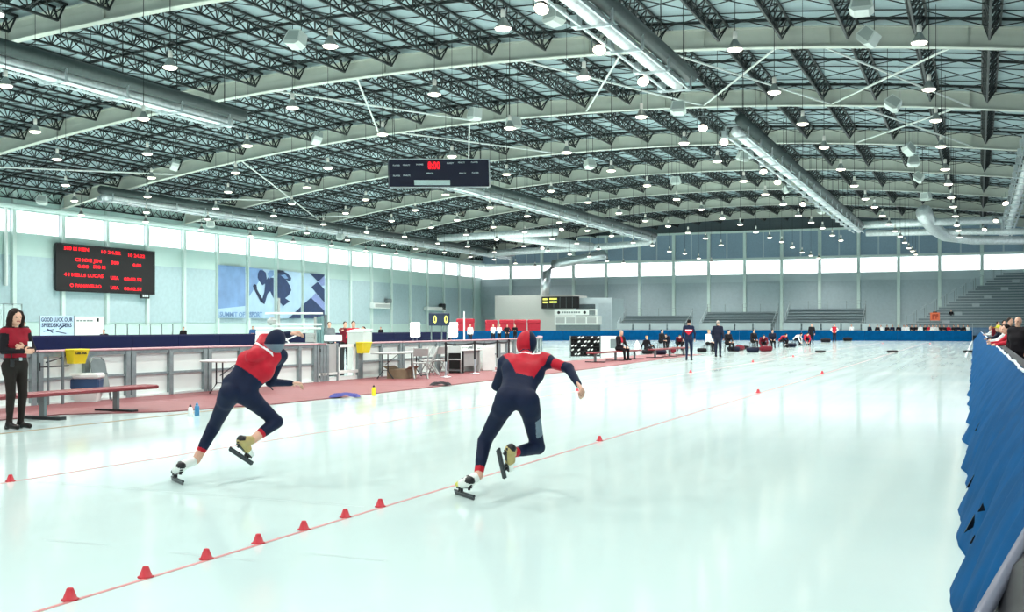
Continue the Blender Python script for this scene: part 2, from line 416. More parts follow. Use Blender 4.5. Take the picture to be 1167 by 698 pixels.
# ================================================================== HUNG FROM THE ROOF
# ---- high bay lamps
ORD = ['first', 'second', 'third', 'fourth', 'fifth', 'sixth', 'seventh', 'eighth', 'ninth', 'tenth', 'eleventh']
ROWS = [-1.7, -7.1, -13.0, -19.0, -25.4, -33.0, -39.2, -45.3, -52.0, -58.5, -65.0]
refl = MB().lathe([(0.06, 0.33), (0.09, 0.29), (0.17, 0.14), (0.265, 0.0), (0.25, 0.0), (0.155, 0.14), (0.07, 0.28)], n=14, cap=False).mesh('reflector', 'lampcone', True)
capm = MB().lathe([(0.03, 0.58), (0.075, 0.56), (0.08, 0.38), (0.06, 0.32)], n=10).mesh('ballast', 'lampcap', True)
lens = MB().lathe([(0.245, 0.0), (0.22, -0.04), (0.13, -0.075), (0.02, -0.085)], n=14).mesh('lens', 'bulb', True)
rod = MB().bar((0, 0, 0), (0, 0, 1), 0.014, 4).mesh('hanging_rod', 'joist')
sp = bpy.data.lights.new('lamp_light', 'SPOT'); sp.energy = LAMP_POWER; sp.spot_size = math.radians(150); sp.spot_blend = 0.6
sp.shadow_soft_size = 0.24; sp.color = (1.0, 0.97, 0.92)
for ri, X in enumerate(ROWS):
    for k in range(-7, 17):
        Y = 29.9 + 7.26 * k + (0.0 if ri >= 2 else (-2.4 if ri == 1 else -0.6))
        if Y > YE - 5 or (Y > 118 and ri % 2 == 0): continue
        if ri == 10 and Y < 62: continue
        if Y < 20 and (X < -46 or ri % 2): continue
        z = 10.35 + random.uniform(-0.12, 0.12)
        l = thing('high_bay_lamp', 'bell-shaped high bay roof lamp in the %s row counted from the blue padding' % ORD[ri], 'lamp', (X, Y, z), random.uniform(0, 6), 'high bay lamps of the %s row' % ORD[ri])
        rf_ = inst('reflector', refl, l); inst('ballast', capm, l); inst('lens', lens, rf_)
        r = inst('hanging_rod', rod, l, (0, 0, 0.57)); r.scale = (1, 1, hb(X) + 1.2 - z - 0.57)
        if True:
            s = bpy.data.objects.new('lamp_light', sp); COL.objects.link(s); s.parent = l; s.location = (0, 0, -0.2)

# ---- long lighting / duct runs
def duct_run(X, y0, y1, z, label, dark=True, r=0.42):
    t = thing('duct_run', label, 'duct', (X, y0, z)); L = y1 - y0
    n = max(2, int(L / 1.2)); pts = [(0, L * i / n, 0) for i in range(n + 1)]
    rr = [r * 0.74 * (1 + 0.10 * math.sin(i * 2.4) + random.uniform(-.05, .05)) for i in range(n + 1)]
    MB().path(pts, rr, 10).build('foil_tube', 'foil', t, True)
    if dark: MB().path([(0.42, -0.8, 0.46), (0.42, L + 0.6, 0.46)], r * 0.85, 12).build('dark_duct', 'ductdark', t, True)
    MB().bar((-0.5, 0, -0.25), (-0.5, L, -0.25), 0.06).build('tray_rail', 'silver', t)
    MB().bar((0.5, 0, -0.25), (0.5, L, -0.25), 0.06).build('tray_rail', 'silver', t)
    fr = MB()
    fr.bar((-0.62, 0, -0.3), (0.62, 0, -0.3), 0.07); fr.bar((-0.62, 0, -0.3), (-0.62, 0, 0.35), 0.06); fr.bar((0.62, 0, -0.3), (0.62, 0, 0.35), 0.06)
    fr.bar((-0.62, 0, 0.35), (0.62, 0, 0.35), 0.05); fr.box(-0.8, -0.55, -0.25, 0.25, -0.3, 0.1)
    fm = fr.mesh('tray_frame', 'silver')
    hg = MB().bar((0, 0, 0.3), (0, 0, 2.2), 0.025).mesh('hanger', 'joist')
    k = 0; y = 0.3
    while y < L:
        inst('tray_frame', fm, t, (0, y, 0)); h = inst('hanger', hg, t, (0.3, y, 0)); h.scale = (1, 1, (hb(X + .3) + 1.1 - z) / 2.2)
        y += 3.7
    return t
duct_run(-36.5, 28, 47.6, 12.3, 'silver duct tray run ending near the hanging game clock, over the woman in red', True, 0.38)
duct_run(-12.1, 28, 47, 12.1, 'silver duct tray run with floodlights closest over the skaters', True, 0.38)
duct_run(-12.1, 59.5, 126, 12.1, 'bright foil-wrapped duct run stretching down the right lanes to the end wall', True, 0.38)
duct_run(-36.9, 72, 130, 12.3, 'bright foil-wrapped duct run passing behind the hanging game clock', True, 0.38)
duct_run(3.0, 70, 147, 12.3, 'foil-wrapped duct run over the walkway behind the blue padding', False, 0.4)
duct_run(-62.5, 66, 146, 11.6, 'long white duct run close along the side wall windows', True, 0.38)
def pipe(label, pts, r, m='foil', n=12, parent=None):
    if parent is not None:
        o = Vector(parent.location); return MB().path([Vector(q) - o for q in pts], r, n).build(label, m, parent, True)
    t = MB().path(pts, r, n).build('air_duct', m, None, True)
    return tag(t, label, 'duct')
LC = thing('duct_cluster', 'joined white cross ducts before the end wall by the corner room', 'duct', (-48, 128, 12))
RC = thing('duct_cluster', 'joined white cross ducts before the end wall over the grandstand side', 'duct', (-4, 128, 12))
def curve(p0, p1, p2, n=8):
    p0, p1, p2 = Vector(p0), Vector(p1), Vector(p2)
    return [p0 * (1 - t) ** 2 + p1 * 2 * t * (1 - t) + p2 * t * t for t in [i / n for i in range(n + 1)]]
pipe('curved_duct', curve((-36.9, 130.5, 12.3), (-36.9, 134.5, 12.2), (-43, 135.5, 12.0)) + [Vector((-52, 136.5, 11.8)), Vector((-62, 137.5, 11.6))], 0.42, parent=LC)
pipe('straight_duct', [(-44.5, 118, 12.4), (-52, 118.2, 12.3), (-60, 118.4, 12.2)], 0.42, parent=LC)
pipe('slanted_duct', [(-51.5, 118.6, 12.2), (-47.5, 128, 11.9), (-45.5, 133, 11.8)], 0.5, parent=LC)
pipe('fat ribbed duct dropping behind the grey corner room', curve(PY(690, 290, 143), PY(640, 300, 143), PY(626, 302, 143), 6)[:-1] + [PY(623, 312, 143), PY(622, 325, 143), PY(621, 337.6, 143)], [0.62, .64, .6, .64, .62, .6, 0.66, 0.62, .64], 'silver', 14)
pipe('upper_duct', [(-11.8, 124.5, 12.6), (-6, 124.4, 12.6), (2.4, 124.2, 12.6)], 0.38, parent=RC)
pipe('lower_duct', [(-11.8, 131, 12.2), (-4, 131, 12.1), (3, 131, 11.9), (9, 131, 11.8)], 0.36, parent=RC)
pipe('elbow_duct', [(-5.2, 121.6, 13.4), (-5.0, 123.5, 12.9), (-4.4, 127, 12.2), (-3.4, 131, 11.6), (-0.5, 133, 11.2), (6, 133.5, 11.0)], [0.85, 0.8, 0.75, 0.6, 0.5, 0.45], parent=RC)
# ---- tilted floodlights clamped to the trays
fh = MB().lathe([(0.08, 0.36), (0.14, 0.3), (0.24, 0.06), (0.26, 0.0)], n=14).mesh('housing', 'darkmetal', True)
fl_l = MB().lathe([(0.24, -0.005), (0.2, -0.04), (0.02, -0.06)], n=14).mesh('lens', 'bulb', True)
fk = MB().bar((-0.28, 0, 0.1), (-0.28, 0, 0.6), 0.03).bar((0.28, 0, 0.1), (0.28, 0, 0.6), 0.03).bar((-0.28, 0, 0.6), (0.28, 0, 0.6), 0.03).bar((0, 0, 0.6), (0, 0, 0.95), 0.03).mesh('yoke', 'greymetal')
for (u, v) in ((617, 10), (683, 57), (733, 93), (801, 146), (825, 162), (870, 196), (886, 208), (915, 233), (1122, 262), (1146, 232), (1135, 252), (618, 283), (640, 262)):
    p = Zp(u, v, 11.7)
    wh = 'the short duct tray over the racing skaters' if v < 120 else ('the long foil run down the right lanes' if 700 < u < 1000 else ('the duct run over the walkway' if u > 1000 else 'the ducts by the corner room'))
    f = thing('floodlight', 'round tilted floodlight clamped beside ' + wh, 'floodlight', p, random.uniform(-.5, .5), 'floodlights beside ' + wh)
    o = inst('housing', fh, f); o.rotation_euler = (math.radians(-38), 0, 0); inst('lens', fl_l, o)
    inst('yoke', fk, f)

# ---- loudspeakers
sb = MB()
prof = [(-0.55, 0.55), (-0.75, -0.35), (-0.45, -0.6), (0.45, -0.6), (0.75, -0.35), (0.55, 0.55)]
sb.prism(prof, (0, -0.45, 0), (1, 0, 0), (0, 0, 1), (0, 0.9, 0))
sb.v = [tuple(c * .54 for c in q) for q in sb.v]
sbm = sb.mesh('cabinet', 'speaker')
sgm = MB().prism([(-0.25, 0.25), (-0.33, -0.16), (0.33, -0.16), (0.25, 0.25)], (0, -0.255, 0), (1, 0, 0), (0, 0, 1), (0, 0.012, 0)).mesh('grille', 'grille')
SPK = [(337, 45), (110, 87), (632, 18), (982, 6), (990, 42), (1018, 118), (773, 123), (541, 130), (361, 158), (199, 188), (672, 187), (847, 178),
       (48, 228), (1036, 170), (1041, 184), (1047, 202), (1055, 224), (585, 140), (897, 215), (936, 240), (770, 206), (388, 270), (240, 255)]
for i, (u, v) in enumerate(SPK):
    z = 12.6 if v < 215 else (11.6 if u > 500 else 10.9)
    if (u, v) in ((897, 215), (936, 240), (110, 87)): z = 13.4
    p = Zp(u, v, z)
    s = thing('loudspeaker', 'pale grey angular loudspeaker hung beside the %s lamp row from the blue padding' % ORD[min(range(11), key=lambda q: abs(ROWS[q] - p.x))], 'loudspeaker', p, random.uniform(-0.7, 1.2), 'loudspeakers by the %s lamp row' % ORD[min(range(11), key=lambda q: abs(ROWS[q] - p.x))])
    c = inst('cabinet', sbm, s); g = inst('grille', sgm, c)
    tilt = (math.radians(random.uniform(-25, 20)), math.radians(random.choice((0, 0, 8, -30))), 0)
    if u in (990, 1018, 1036, 1047): tilt = (math.radians(-20), math.radians(38), 0)
    c.rotation_euler = tilt
    top = hb(p.x) + 1.24 - p.z
    for x in (-.28, .28): MB().bar((x, 0, 0.2), (x, 0, top), 0.015).build('hanging_wire', 'joist', s)

# ---- hanging game clock
c0 = D(501, 197.5, 66); rz = math.atan2(-c0.x, c0.y)
gc = thing('game_clock', 'dark hanging game clock board with red digits under the roof', 'scoreboard', c0, rz + 0.16)
gc.rotation_euler = (0, math.radians(-1.8), rz + 0.16)
Wd, Hd = 6.05, 1.62
MB().bevbox(-Wd / 2, Wd / 2, 0, 0.75, -Hd / 2, Hd / 2, 0.03).build('housing', 'navyboard', gc)
for z in (-Hd / 2 - 0.03, Hd / 2 + 0.03): MB().bar((-Wd / 2, 0.02, z), (Wd / 2 + .05, 0.02, z), 0.045).build('edge_trim', 'silver', gc)
MB().bar((Wd / 2 + 0.04, 0.02, -Hd / 2), (Wd / 2 + 0.04, 0.02, Hd / 2), 0.05).bar((Wd / 2 + 0.04, 0.7, -Hd / 2), (Wd / 2 + 0.04, 0.7, Hd / 2), 0.05).build('end_frame', 'silver', gc)
MB().box(-1.55, 0.62, -0.02, 0, -0.72, -0.42).build('message_panel', mat('message_panel', '#b9cccb', 0.5, var=0.1, scale=30), gc)
def put_text(parent, txt, x, z, size, m, width=None, y=-0.012, name='lettering', sx=1.0):
    o = inst(name, text_mesh(txt, size, m, width), parent, (x, y, z), (math.pi / 2, 0, 0)); return o
put_text(gc, '8:00', -0.70, 0.25, 0.62, 'red', 0.74)
MB().box(-0.72, 0.06, -0.006, 0, 0.22, 0.72).build('digit_panel', mat('digit_glow', '#5a0510', 0.6, var=0, emit=0.5), gc)
for (u, v, t) in ((-2.8, .42, 'PLAYER'), (-2.2, .44, 'PENALTY'), (-1.4, .48, 'HOME'), (.45, .56, 'GUEST'), (1.15, .6, 'PENALTY'), (1.95, .62, 'PLAYER'), (-2.8, -.2, 'PLAYER'), (-2.2, -.18, 'PENALTY'), (1.2, -.05, 'PENALTY'), (1.98, -.02, 'PLAYER'), (-.8, -.05, 'PERIOD')):
    put_text(gc, t, u, v, 0.12, 'labelwhite', 0.42)
for x in (-2.6, 2.6): MB().bar((x, 0.4, Hd / 2), (x, 0.4, hb(c0.x) + 1.25 - c0.z), 0.02).build('suspension_cable', 'joist', gc)

# ================================================================== ON THE SIDE WALL
def wall_frame(u0, v0, u1, v1, X):
    a = PX(u0, v0, X); b = PX(u1, v1, X); return a, b
a = PX(64, 277, XL + 0.5); b = PX(176, 336, XL + 0.5); zt = (a.z + PX(176, 287.5, XL + .5).z) / 2; zb = (PX(64, 331, XL + .5).z + b.z) / 2
sbW = b.y - a.y; sbH = zt - zb
ss = thing('results_board', 'black results scoreboard with rows of red lettering on the side wall', 'scoreboard', (XL + 0.5, a.y, zb), math.pi / 2)
MB().bevbox(0, sbW, 0, 0.21, 0, sbH, 0.04).build('housing', 'blackboard', ss)
MB().box(-0.03, sbW + 0.03, -0.03, 0.0, -0.05, 0.0).box(-0.03, sbW + 0.03, -0.03, 0.0, sbH, sbH + 0.05).box(-.05, 0, -.03, 0.0, -.05, sbH + .05).box(sbW, sbW + .05, -.03, 0.0, -.05, sbH + .05).build('frame', 'black', ss)
def led(txt, x0, x1, zc, h=0.072):
    put_text(ss, txt, x0 * sbW, (zc - h / 2) * sbH, h * sbH * 1.42, 'red', (x1 - x0) * sbW, y=-0.02)
led('500 M MEN', .07, .305, .915); led('10 24.22', .43, .63, .90); led('10 24.22', .71, .89, .875)
led('CHOE JIN', .17, .43, .685); led('500', .53, .61, .675); led('0.00', .76, .85, .655)
led('0.00', .20, .305, .545); led('500 M', .35, .47, .555)
led('4 I MELLS LUCAS', .07, .45, .355); led('USA', .525, .61, .335); led('00:02.51', .665, .85, .325)
led('O PANAVELLO', .125, .43, .125); led('USA', .525, .61, .115); led('00:02.51', .665, .85, .105)
sg = thing('small_sign', 'small black sign with white lettering under the results scoreboard', 'sign', (XL + 0.5, PX(161, 340, XL + .5).y, PX(161, 340, XL + .5).z), math.pi / 2)
MB().bevbox(0, 1.1, 0, 0.21, -0.02, 0.42, 0.02).build('housing', 'black', sg)

# mural panels between the columns
def wall_poly(px, m, name, parent, off, X=XL + .1, flip=False):
    o = parent.location if parent else Vector((0, 0, 0))
    pts = [PX(u, v, X + off) for u, v in px]
    mb = MB(); n = len(pts)
    A = [Vector((X + off, p.y, p.z)) - o for p in pts]; B = [q - Vector((0.012, 0, 0)) for q in A]
    mb.add(A + B, [tuple(range(n)), tuple(range(2 * n - 1, n - 1, -1))] + [(i, n + i, n + (i + 1) % n, (i + 1) % n) for i in range(n)])
    return mb.build(name, m, parent)
def wall_text(txt, u0, u1, v0, v1, m, parent, off, X=XL + .1):
    p = PX(u0, v1, X + off); q = PX(u1, v1, X + off); zt = PX(u0, v0, X + off).z
    me = text_mesh(txt, (zt - p.z) * 1.4, m, q.y - p.y)
    return inst('lettering', me, parent, Vector((X + off, p.y, p.z)) - parent.location, (math.pi / 2, 0, math.pi / 2))
def mural(label, u0, u1, vt0, vt1, vb0, vb1, base):
    p = PX(u0, vb0, XL + 0.2)
    t = thing('mural_panel', label, 'mural', (XL + 0.3, p.y, p.z))
    wall_poly([(u0, vt0), (u0, vb0), (u1, vb1), (u1, vt1)], base, 'canvas', t, 0.20)
    return t
m1 = mural('plain blue mural panel lettered at its foot on the side wall', 249, 279.6, 302, 304.5, 362.8, 362.8, 'mural_mid')
wall_poly([(249.3, 352), (249.3, 362.6), (279.4, 362.6), (279.4, 349)], 'mural_light', 'pale_foot', m1, .22)
wall_text('SUMMIT OF', 250.5, 279, 355.5, 361, 'mural_mid', m1, .24)
m2 = mural('mural panel with the bent arm and head of a dark figure', 284, 312, 305, 308, 362.9, 363, 'mural_light')
wall_poly([(284.2, 305.3), (284.2, 338), (297, 318), (300, 307)], 'mural_mid', 'blue_field', m2, .22)
wall_poly([(294, 312), (296, 308), (300, 308.4), (303, 311), (304, 318), (303, 323), (299, 325.5), (296, 321), (293.8, 317)], 'mural_dark', 'figure_head', m2, .24)
wall_poly([(288.3, 326), (290, 324), (292.5, 325), (293, 330), (298.5, 340), (302, 345.5), (301.5, 347), (297, 344), (290.5, 331.5)], 'mural_black', 'figure_forearm', m2, .24)
wall_poly([(301.5, 347), (299, 341), (301.5, 333), (302.5, 321), (306, 316), (311.8, 317), (311.8, 340), (308, 332), (305, 335)], 'mural_dark', 'figure_arm', m2, .245)
wall_poly([(305, 312), (308, 308.3), (311.8, 308.5), (311.8, 314), (307, 318)], 'mural_mid', 'figure_hair', m2, .25)
wall_text('SPORT', 284.6, 299, 355.5, 361.5, 'mural_mid', m2, .24)
m3 = mural('mural panel with the curled back of a dark figure', 316.3, 343, 307.5, 311, 363, 363.2, 'mural_light')
wall_poly([(316.4, 311), (322, 309), (328, 312), (332, 317), (331, 321), (326, 319), (330.5, 326), (332, 331), (329, 337), (325, 340), (330.5, 344), (327, 346), (323, 349), (319, 345), (316.4, 341)], 'mural_dark', 'figure_back', m3, .24)
wall_poly([(316.4, 307.8), (325, 309), (320, 310.6), (316.4, 311)], 'mural_black', 'figure_shade', m3, .25)
wall_poly([(320, 314), (325, 313), (328.5, 317.5), (325, 318)], 'mural_mid', 'figure_highlight', m3, .26)
wall_poly([(316.4, 343), (318, 348), (318.5, 357), (316.4, 357)], 'mural_black', 'figure_leg', m3, .25)
wall_poly([(329, 363), (342.8, 350), (342.8, 363)], 'mural_dark', 'blue_corner', m3, .24)
m4 = mural('mural panel of pale and navy diamonds on the side wall', 346.2, 370, 311, 313, 363.2, 363.4, 'mural_light')
wall_poly([(353, 311.6), (369.8, 313.2), (369.8, 318), (362.3, 321)], 'mural_dark', 'diamond', m4, .24)
wall_poly([(362, 321.5), (369.8, 330), (369.8, 345), (355, 327.5)], 'mural_dark', 'diamond', m4, .24)
wall_poly([(346.4, 346.5), (354.5, 339.5), (369.8, 354.5), (369.8, 363), (346.4, 363)], 'mural_dark', 'diamond', m4, .24)
wall_poly([(359.6, 334.3), (369.8, 346), (369.8, 354.5), (355, 340)], 'mural_violet', 'diamond', m4, .25)
wall_poly([(363, 321), (369.8, 314.5), (369.8, 325.5), (366.5, 326)], 'mural_violet', 'diamond', m4, .25)
# wall-mounted bits
def wallbox(name, label, cat, u0, v0, u1, v1, dep, m):
    a = PX(u0, v1, XL + dep); b = PX(u1, v0, XL + dep)
    t = thing(name, label, cat, (XL + 0.09, a.y, a.z))
    MB().bevbox(0, dep, 0, b.y - a.y, 0, b.z - a.z, min(0.05, (b.z - a.z) * .2)).build('casing', m, t)
    return t, b.y - a.y, b.z - a.z
t, w, h = wallbox('air_heater', 'long white heater box on the side wall past the mural', 'heater', 426, 346, 444.5, 351.5, 0.7, 'white')
MB().box(0.7, 0.72, 0.2, w - 0.2, 0.12, h - 0.15).build('outlet_grille', 'greybox', t)
MB().bevbox(0.1, 0.6, w - 0.4, w + 0.6, h, h + 0.6, 0.08).build('fan_motor', 'greymetal', t)
t, w, h = wallbox('air_heater', 'white heater box with dark fan above the two-digit counter', 'heater', 487, 350.5, 508, 354, 0.7, 'white')
MB().bevbox(0.1, 0.7, w - 1.3, w - 0.1, 0.1, h + 0.5, 0.1).build('fan_motor', 'black', t)
tag(wallbox('vertical_pipe', 'white rainwater pipe down the side wall behind the woman', 'pipe', 6, 232, 8.5, 326, 0.3, 'white')[0])
for k in range(3): MB().box(0.18 + k * 0.27, 0.38 + k * 0.27, -0.012, 0, 0.1, 0.32).build('letter_block', 'labelwhite', sg)
# ================================================================== BARRIERS
# ---- right-hand padding: one long blue cover with slanting folds
bp_t = thing('padded_barrier', 'long wrinkled blue padding with white top edge beside the right lane', 'padding', (0, 4.2, 0))
ys = []; y = 4.2
while y < 122.5: ys.append(y); y += 0.05 + 0.004 * max(0, y - 4) ** 1.25
ys.append(122.5); NS = 26
def fold(y, s):
    q = y - 1.5 * s
    w = 0.011 * math.sin(q * 5.2 + 1.1 * math.sin(q * 1.7)) + 0.012 * math.sin(q * 11.3 + 2 * s) + 0.005 * math.sin(q * 23 + 5 * s)
    return w * (0.35 + 0.65 * math.sin(math.pi * min(1, s * 1.02)))
vs = []; fs = []
for y in ys:
    xb = -0.10 - 0.003 * (y - 4) + 0.03 * math.sin(y * 1.9) + 0.025 * math.sin(y * 4.3 + 1) + 0.015 * math.sin(y * 0.7); xt = 0.46 - 0.002 * (y - 4) + 0.012 * math.sin(y * 3.1)
    zt = 1.0 + 0.012 * math.sin(y * 2.3)
    for j in range(NS + 1):
        s = j / NS
        x = xb + (xt - xb) * s - 0.05 * math.sin(math.pi * s); z = zt * s
        f = fold(y, s); vs.append((x - f * 0.87, y - 4.2, max(0.002, z + f * 0.48)))
    vs.append((xt + 0.12, y - 4.2, zt + 0.0)); vs.append((xt + 0.14, y - 4.2, 0.035))
R = NS + 3
for i in range(len(ys) - 1):
    for j in range(R - 1): fs.append((i * R + j, (i + 1) * R + j, (i + 1) * R + j + 1, i * R + j + 1))
fs.append(tuple(range(R))); fs.append(tuple(range((len(ys) - 1) * R + R - 1, (len(ys) - 1) * R - 1, -1)))
MB().add(vs, fs).build('cover', 'bluepad', bp_t, True)
eg = MB()
for (ya, yb) in ((11.5, 19.5), (20, 34), (34.3, 60), (60.3, 90), (90.3, 122)):
    eg.path([(0.455 - 0.002 * (y - 4) + 0.03 * (k % 2) * .5, y - 4.2, 1.015 + 0.015 * math.sin(y * 1.7)) for k, y in enumerate(np.linspace(ya, yb, 14))], 0.019, 6)
eg.build('white_edging', 'padwhite', bp_t, True)
MB().box(0.47, 0.6, 3, 114, 1.005, 1.02).build('top_cover', mat('pad_top_dark', '#2e3438', 0.7, var=0.15), bp_t)
# open seams in the cover
for (y, s, l, w) in ((7.8, 0.18, 0.085, 0.010), (7.0, 0.22, 0.035, 0.004), (10.0, 0.17, 0.085, 0.008), (7.6, 0.32, 0.04, 0.004), (14, 0.3, .08, .008)):
    xb, xt = -0.10 - 0.003 * (y - 4), 0.46
    nr = Vector((-.87, 0, .49)); c = Vector((xb + (xt - xb) * s - 0.05 * math.sin(math.pi * s), y - 4.2, s)) + nr * .022
    ax = Vector((.40, .60, .70)).normalized(); sd = nr.cross(ax).normalized() * w * 2.2; ax = ax * l
    pts = [c + ax * math.cos(t) + sd * math.sin(t) for t in [2 * math.pi * k / 12 for k in range(12)]]
    MB().add(pts + [c + Vector((0.03, 0, -0.02))], [tuple(range(12))] + [((k + 1) % 12, k, 12) for k in range(12)]).build('open_seam', 'black', bp_t)
# white kerb at its foot by the far end
MB().box(-0.62, -0.54, 55, 118, 0, 0.06).build('kerb', 'padwhite', bp_t)
# black padded end right beside the camera
kp = thing('black_pad', 'black vinyl padded rail end in the corner beside the blue padding', 'padding', (0.25, 2.2, 0))
pr = []
path = [(0.62, -0.75), (0.60, 0.2), (0.52, 0.9), (0.40, 1.7)]
vs = []; fs = []; nsec = 28
for k in range(nsec + 1):
    t = k / nsec; y = -1.6 + 3.4 * t
    xl = -0.205 + 0.12 * y + 0.006 * math.sin(y * 7)
    sec = [(xl + 0.10, 0.0), (xl + 0.02, 0.55), (xl - 0.01, 0.92), (xl + 0.0, 1.02), (xl + 0.035, 1.085), (xl + 0.10, 1.12), (xl + 0.2, 1.13), (0.62, 1.12), (0.70, 1.06), (0.72, 0.9), (0.72, 0)]
    for (x, z) in sec: vs.append((x, y, z + 0.008 * math.sin(y * 11 + x * 9)))
nn = 11
for k in range(nsec):
    for j in range(nn - 1): fs.append((k * nn + j, (k + 1) * nn + j, (k + 1) * nn + j + 1, k * nn + j + 1))
fs.append(tuple(range(nn))); fs.append(tuple(range((nsec + 1) * nn - 1, nsec * nn - 1, -1)))
MB().add(vs, fs).build('cover', 'blackpad', kp, True)
MB().path([(-0.205 + 0.12 * y + 0.03, y, 1.09) for y in np.linspace(-1.55, 1.78, 18)], 0.012, 6).build('edge_highlight', mat('edge_sheen', '#6a6f80', 0.5, var=0.1), kp, True)  # pale strip: the highlight along the rounded edge, put in as colour

# ---- far paddings
def pad_line(name, label, pts, h, m, group=None, thick=0.35):
    t = thing(name, label, 'padding', (pts[0][0], pts[0][1], 0))
    o = Vector((pts[0][0], pts[0][1], 0))
    for a, b in zip(pts[:-1], pts[1:]):
        a = Vector((a[0], a[1], 0)); b = Vector((b[0], b[1], 0)); L = (b - a).length; n = max(1, round(L / 4.0)); d = (b - a) / L; nr = Vector((d.y, -d.x, 0))
        for k in range(n):
            p = a + (b - a) * k / n; q = a + (b - a) * (k + 1) / n - d * 0.02
            mb = MB(); prof = [(0, 0), (0.02, h * .9), (0.06, h), (thick - .04, h), (thick, h * .95), (thick, 0)]
            mb.prism([(x, z) for x, z in prof], p - o, -nr, (0, 0, 1), q - p)
            mb.build('pad', m, t)
    return t
pad_line('padded_barrier', 'navy padding along the far straight below the results scoreboard', [(-45.2, 30), (-45.2, 70), (-45.2, 92)], 1.03, 'navypad')
pad_line('padded_barrier', 'bright blue padding curving round the end of the ice track', [(-45.2, 92), (-44.6, 103), (-41.5, 112), (-36, 118.5), (-28, 122.5), (-18, 124.3), (-8, 124.6), (-0.6, 123.6)], 1.1, 'bluepad')

# ---- rink boards seen from their framed back
BX = -16.2
pfac = MB().box(-0.06, -0.03, 0.0, 2.44, 0.06, 1.0).mesh('facing', 'board')
pcap = MB().bevbox(-0.12, 0.06, 0, 2.44, 1.0, 1.045, 0.012).mesh('top_cap', mat('cap_pink', '#c9a0a6', 0.5, var=0.08))
prail = MB().box(-0.03, 0.03, 0, 2.44, 0.92, 1.0).mesh('top_rail', 'boardframe')
pmid = MB().box(-0.03, 0.02, 0.04, 2.40, 0.47, 0.52).mesh('mid_rail', 'boardframe')
pbot = MB().box(-0.03, 0.03, 0, 2.44, 0.0, 0.06).mesh('bottom_rail', 'board')
ppost = MB().box(-0.03, 0.05, -0.06, 0.06, 0.0, 0.98).mesh('post', 'boardframe')
BL = [(12, 'behind the shorter red bench'), (15.5, 'behind the cooler and folded chair'), (19.5, 'standing bare past the long bench end'), (26, 'behind the white folding table'), (31.5, 'behind the grey-topped table and carton'), (38, 'behind the desk and belt barrier'), (99, 'curving away towards the gear rack')]
def rink_board(x, y, rz, L=2.44, label=None):
    lab = next(l for yy, l in BL if y < yy)
    t = thing('rink_board', label or 'white grey-framed rink board section ' + lab, 'rink board', (x, y, 0), rz, 'rink board sections ' + lab)
    s = L / 2.44
    for nm, me in (('facing', pfac), ('top_cap', pcap), ('top_rail', prail), ('mid_rail', pmid), ('bottom_rail', pbot)):
        o = inst(nm, me, t); o.scale = (1, s, 1)
    for yy in (0.07, L / 2, L - 0.07): inst('post', ppost, t, (0, yy, 0))
    return t
y = 8.0
while y < 24.0:
    rink_board(BX, y, 0); y += 2.46
yg0 = y   # gate opening zone
gy = PX(360, 430, BX).y
rink_board(BX, yg0, 0, gy - yg0 - 0.02)
# grey cabinet door in the boards, then white framed gate
gw = PX(384, 430, BX).y - gy
t = thing('board_door', 'flat grey door panel set in the white rink boards', 'door', (BX, gy, 0))
MB().box(-0.05, 0.02, 0.06, gw - 0.06, 0.26, 1.02).build('door_leaf', 'greybox', t)
MB().box(-0.06, 0.05, 0, 0.06, 0, 1.04).box(-0.06, 0.05, gw - 0.06, gw, 0, 1.04).build('door_frame', 'boardframe', t)
MB().box(-0.04, 0.05, 0.06, gw - 0.06, 0.18, 0.25).build('white_bar', 'white', t); MB().box(-0.05, 0.02, 0.06, gw - .06, 0, 0.12).build('kick_board', 'board', t)
MB().bar((0.05, 0.14, 0.8), (0.05, 0.14, 0.9), 0.015).build('latch', 'darkmetal', t)
gy2 = gy + gw; gw2 = PX(409, 428, BX).y - gy2
t = thing('board_gate', 'open white framed gate in the rink boards with gear behind it', 'gate', (BX, gy2, 0))
MB().box(-0.03, 0.03, 0.02, 0.10, 0, 1.0).box(-0.03, 0.03, gw2 - 0.3, gw2 - 0.22, 0, 1.0).box(-0.03, 0.03, 0.02, gw2 - .22, 0.92, 1.0).box(-0.03, 0.05, 0.02, gw2, 0.2, 0.28).build('gate_frame', 'white', t)
MB().box(-0.05, 0.02, 0.02, gw2, 0.0, 0.12).build('kick_board', 'board', t); MB().box(-0.05, 0.06, gw2 - .12, gw2, 0, 1.05).build('gate_post', 'boardframe', t)
MB().box(-0.35, -0.3, 0.1, gw2 - 0.3, 0.12, 0.9).build('dark_backing', 'darkmetal', t)
y = gy2 + gw2 + 0.02
while y < 35:
    rink_board(BX, y, 0); y += 2.46
a = Vector((BX, y, 0))
for (bx, by) in ((-16.6, y + 2.4), (-17.0, y + 4.8), (-17.6, y + 7.2), (-18.3, y + 9.6), (-19.2, y + 11.9), (-20.2, y + 14.2)):
    b = Vector((bx, by, 0)); rink_board(a.x, a.y, math.atan2(-(b.x - a.x), b.y - a.y), (b - a).length - 0.02); a = b

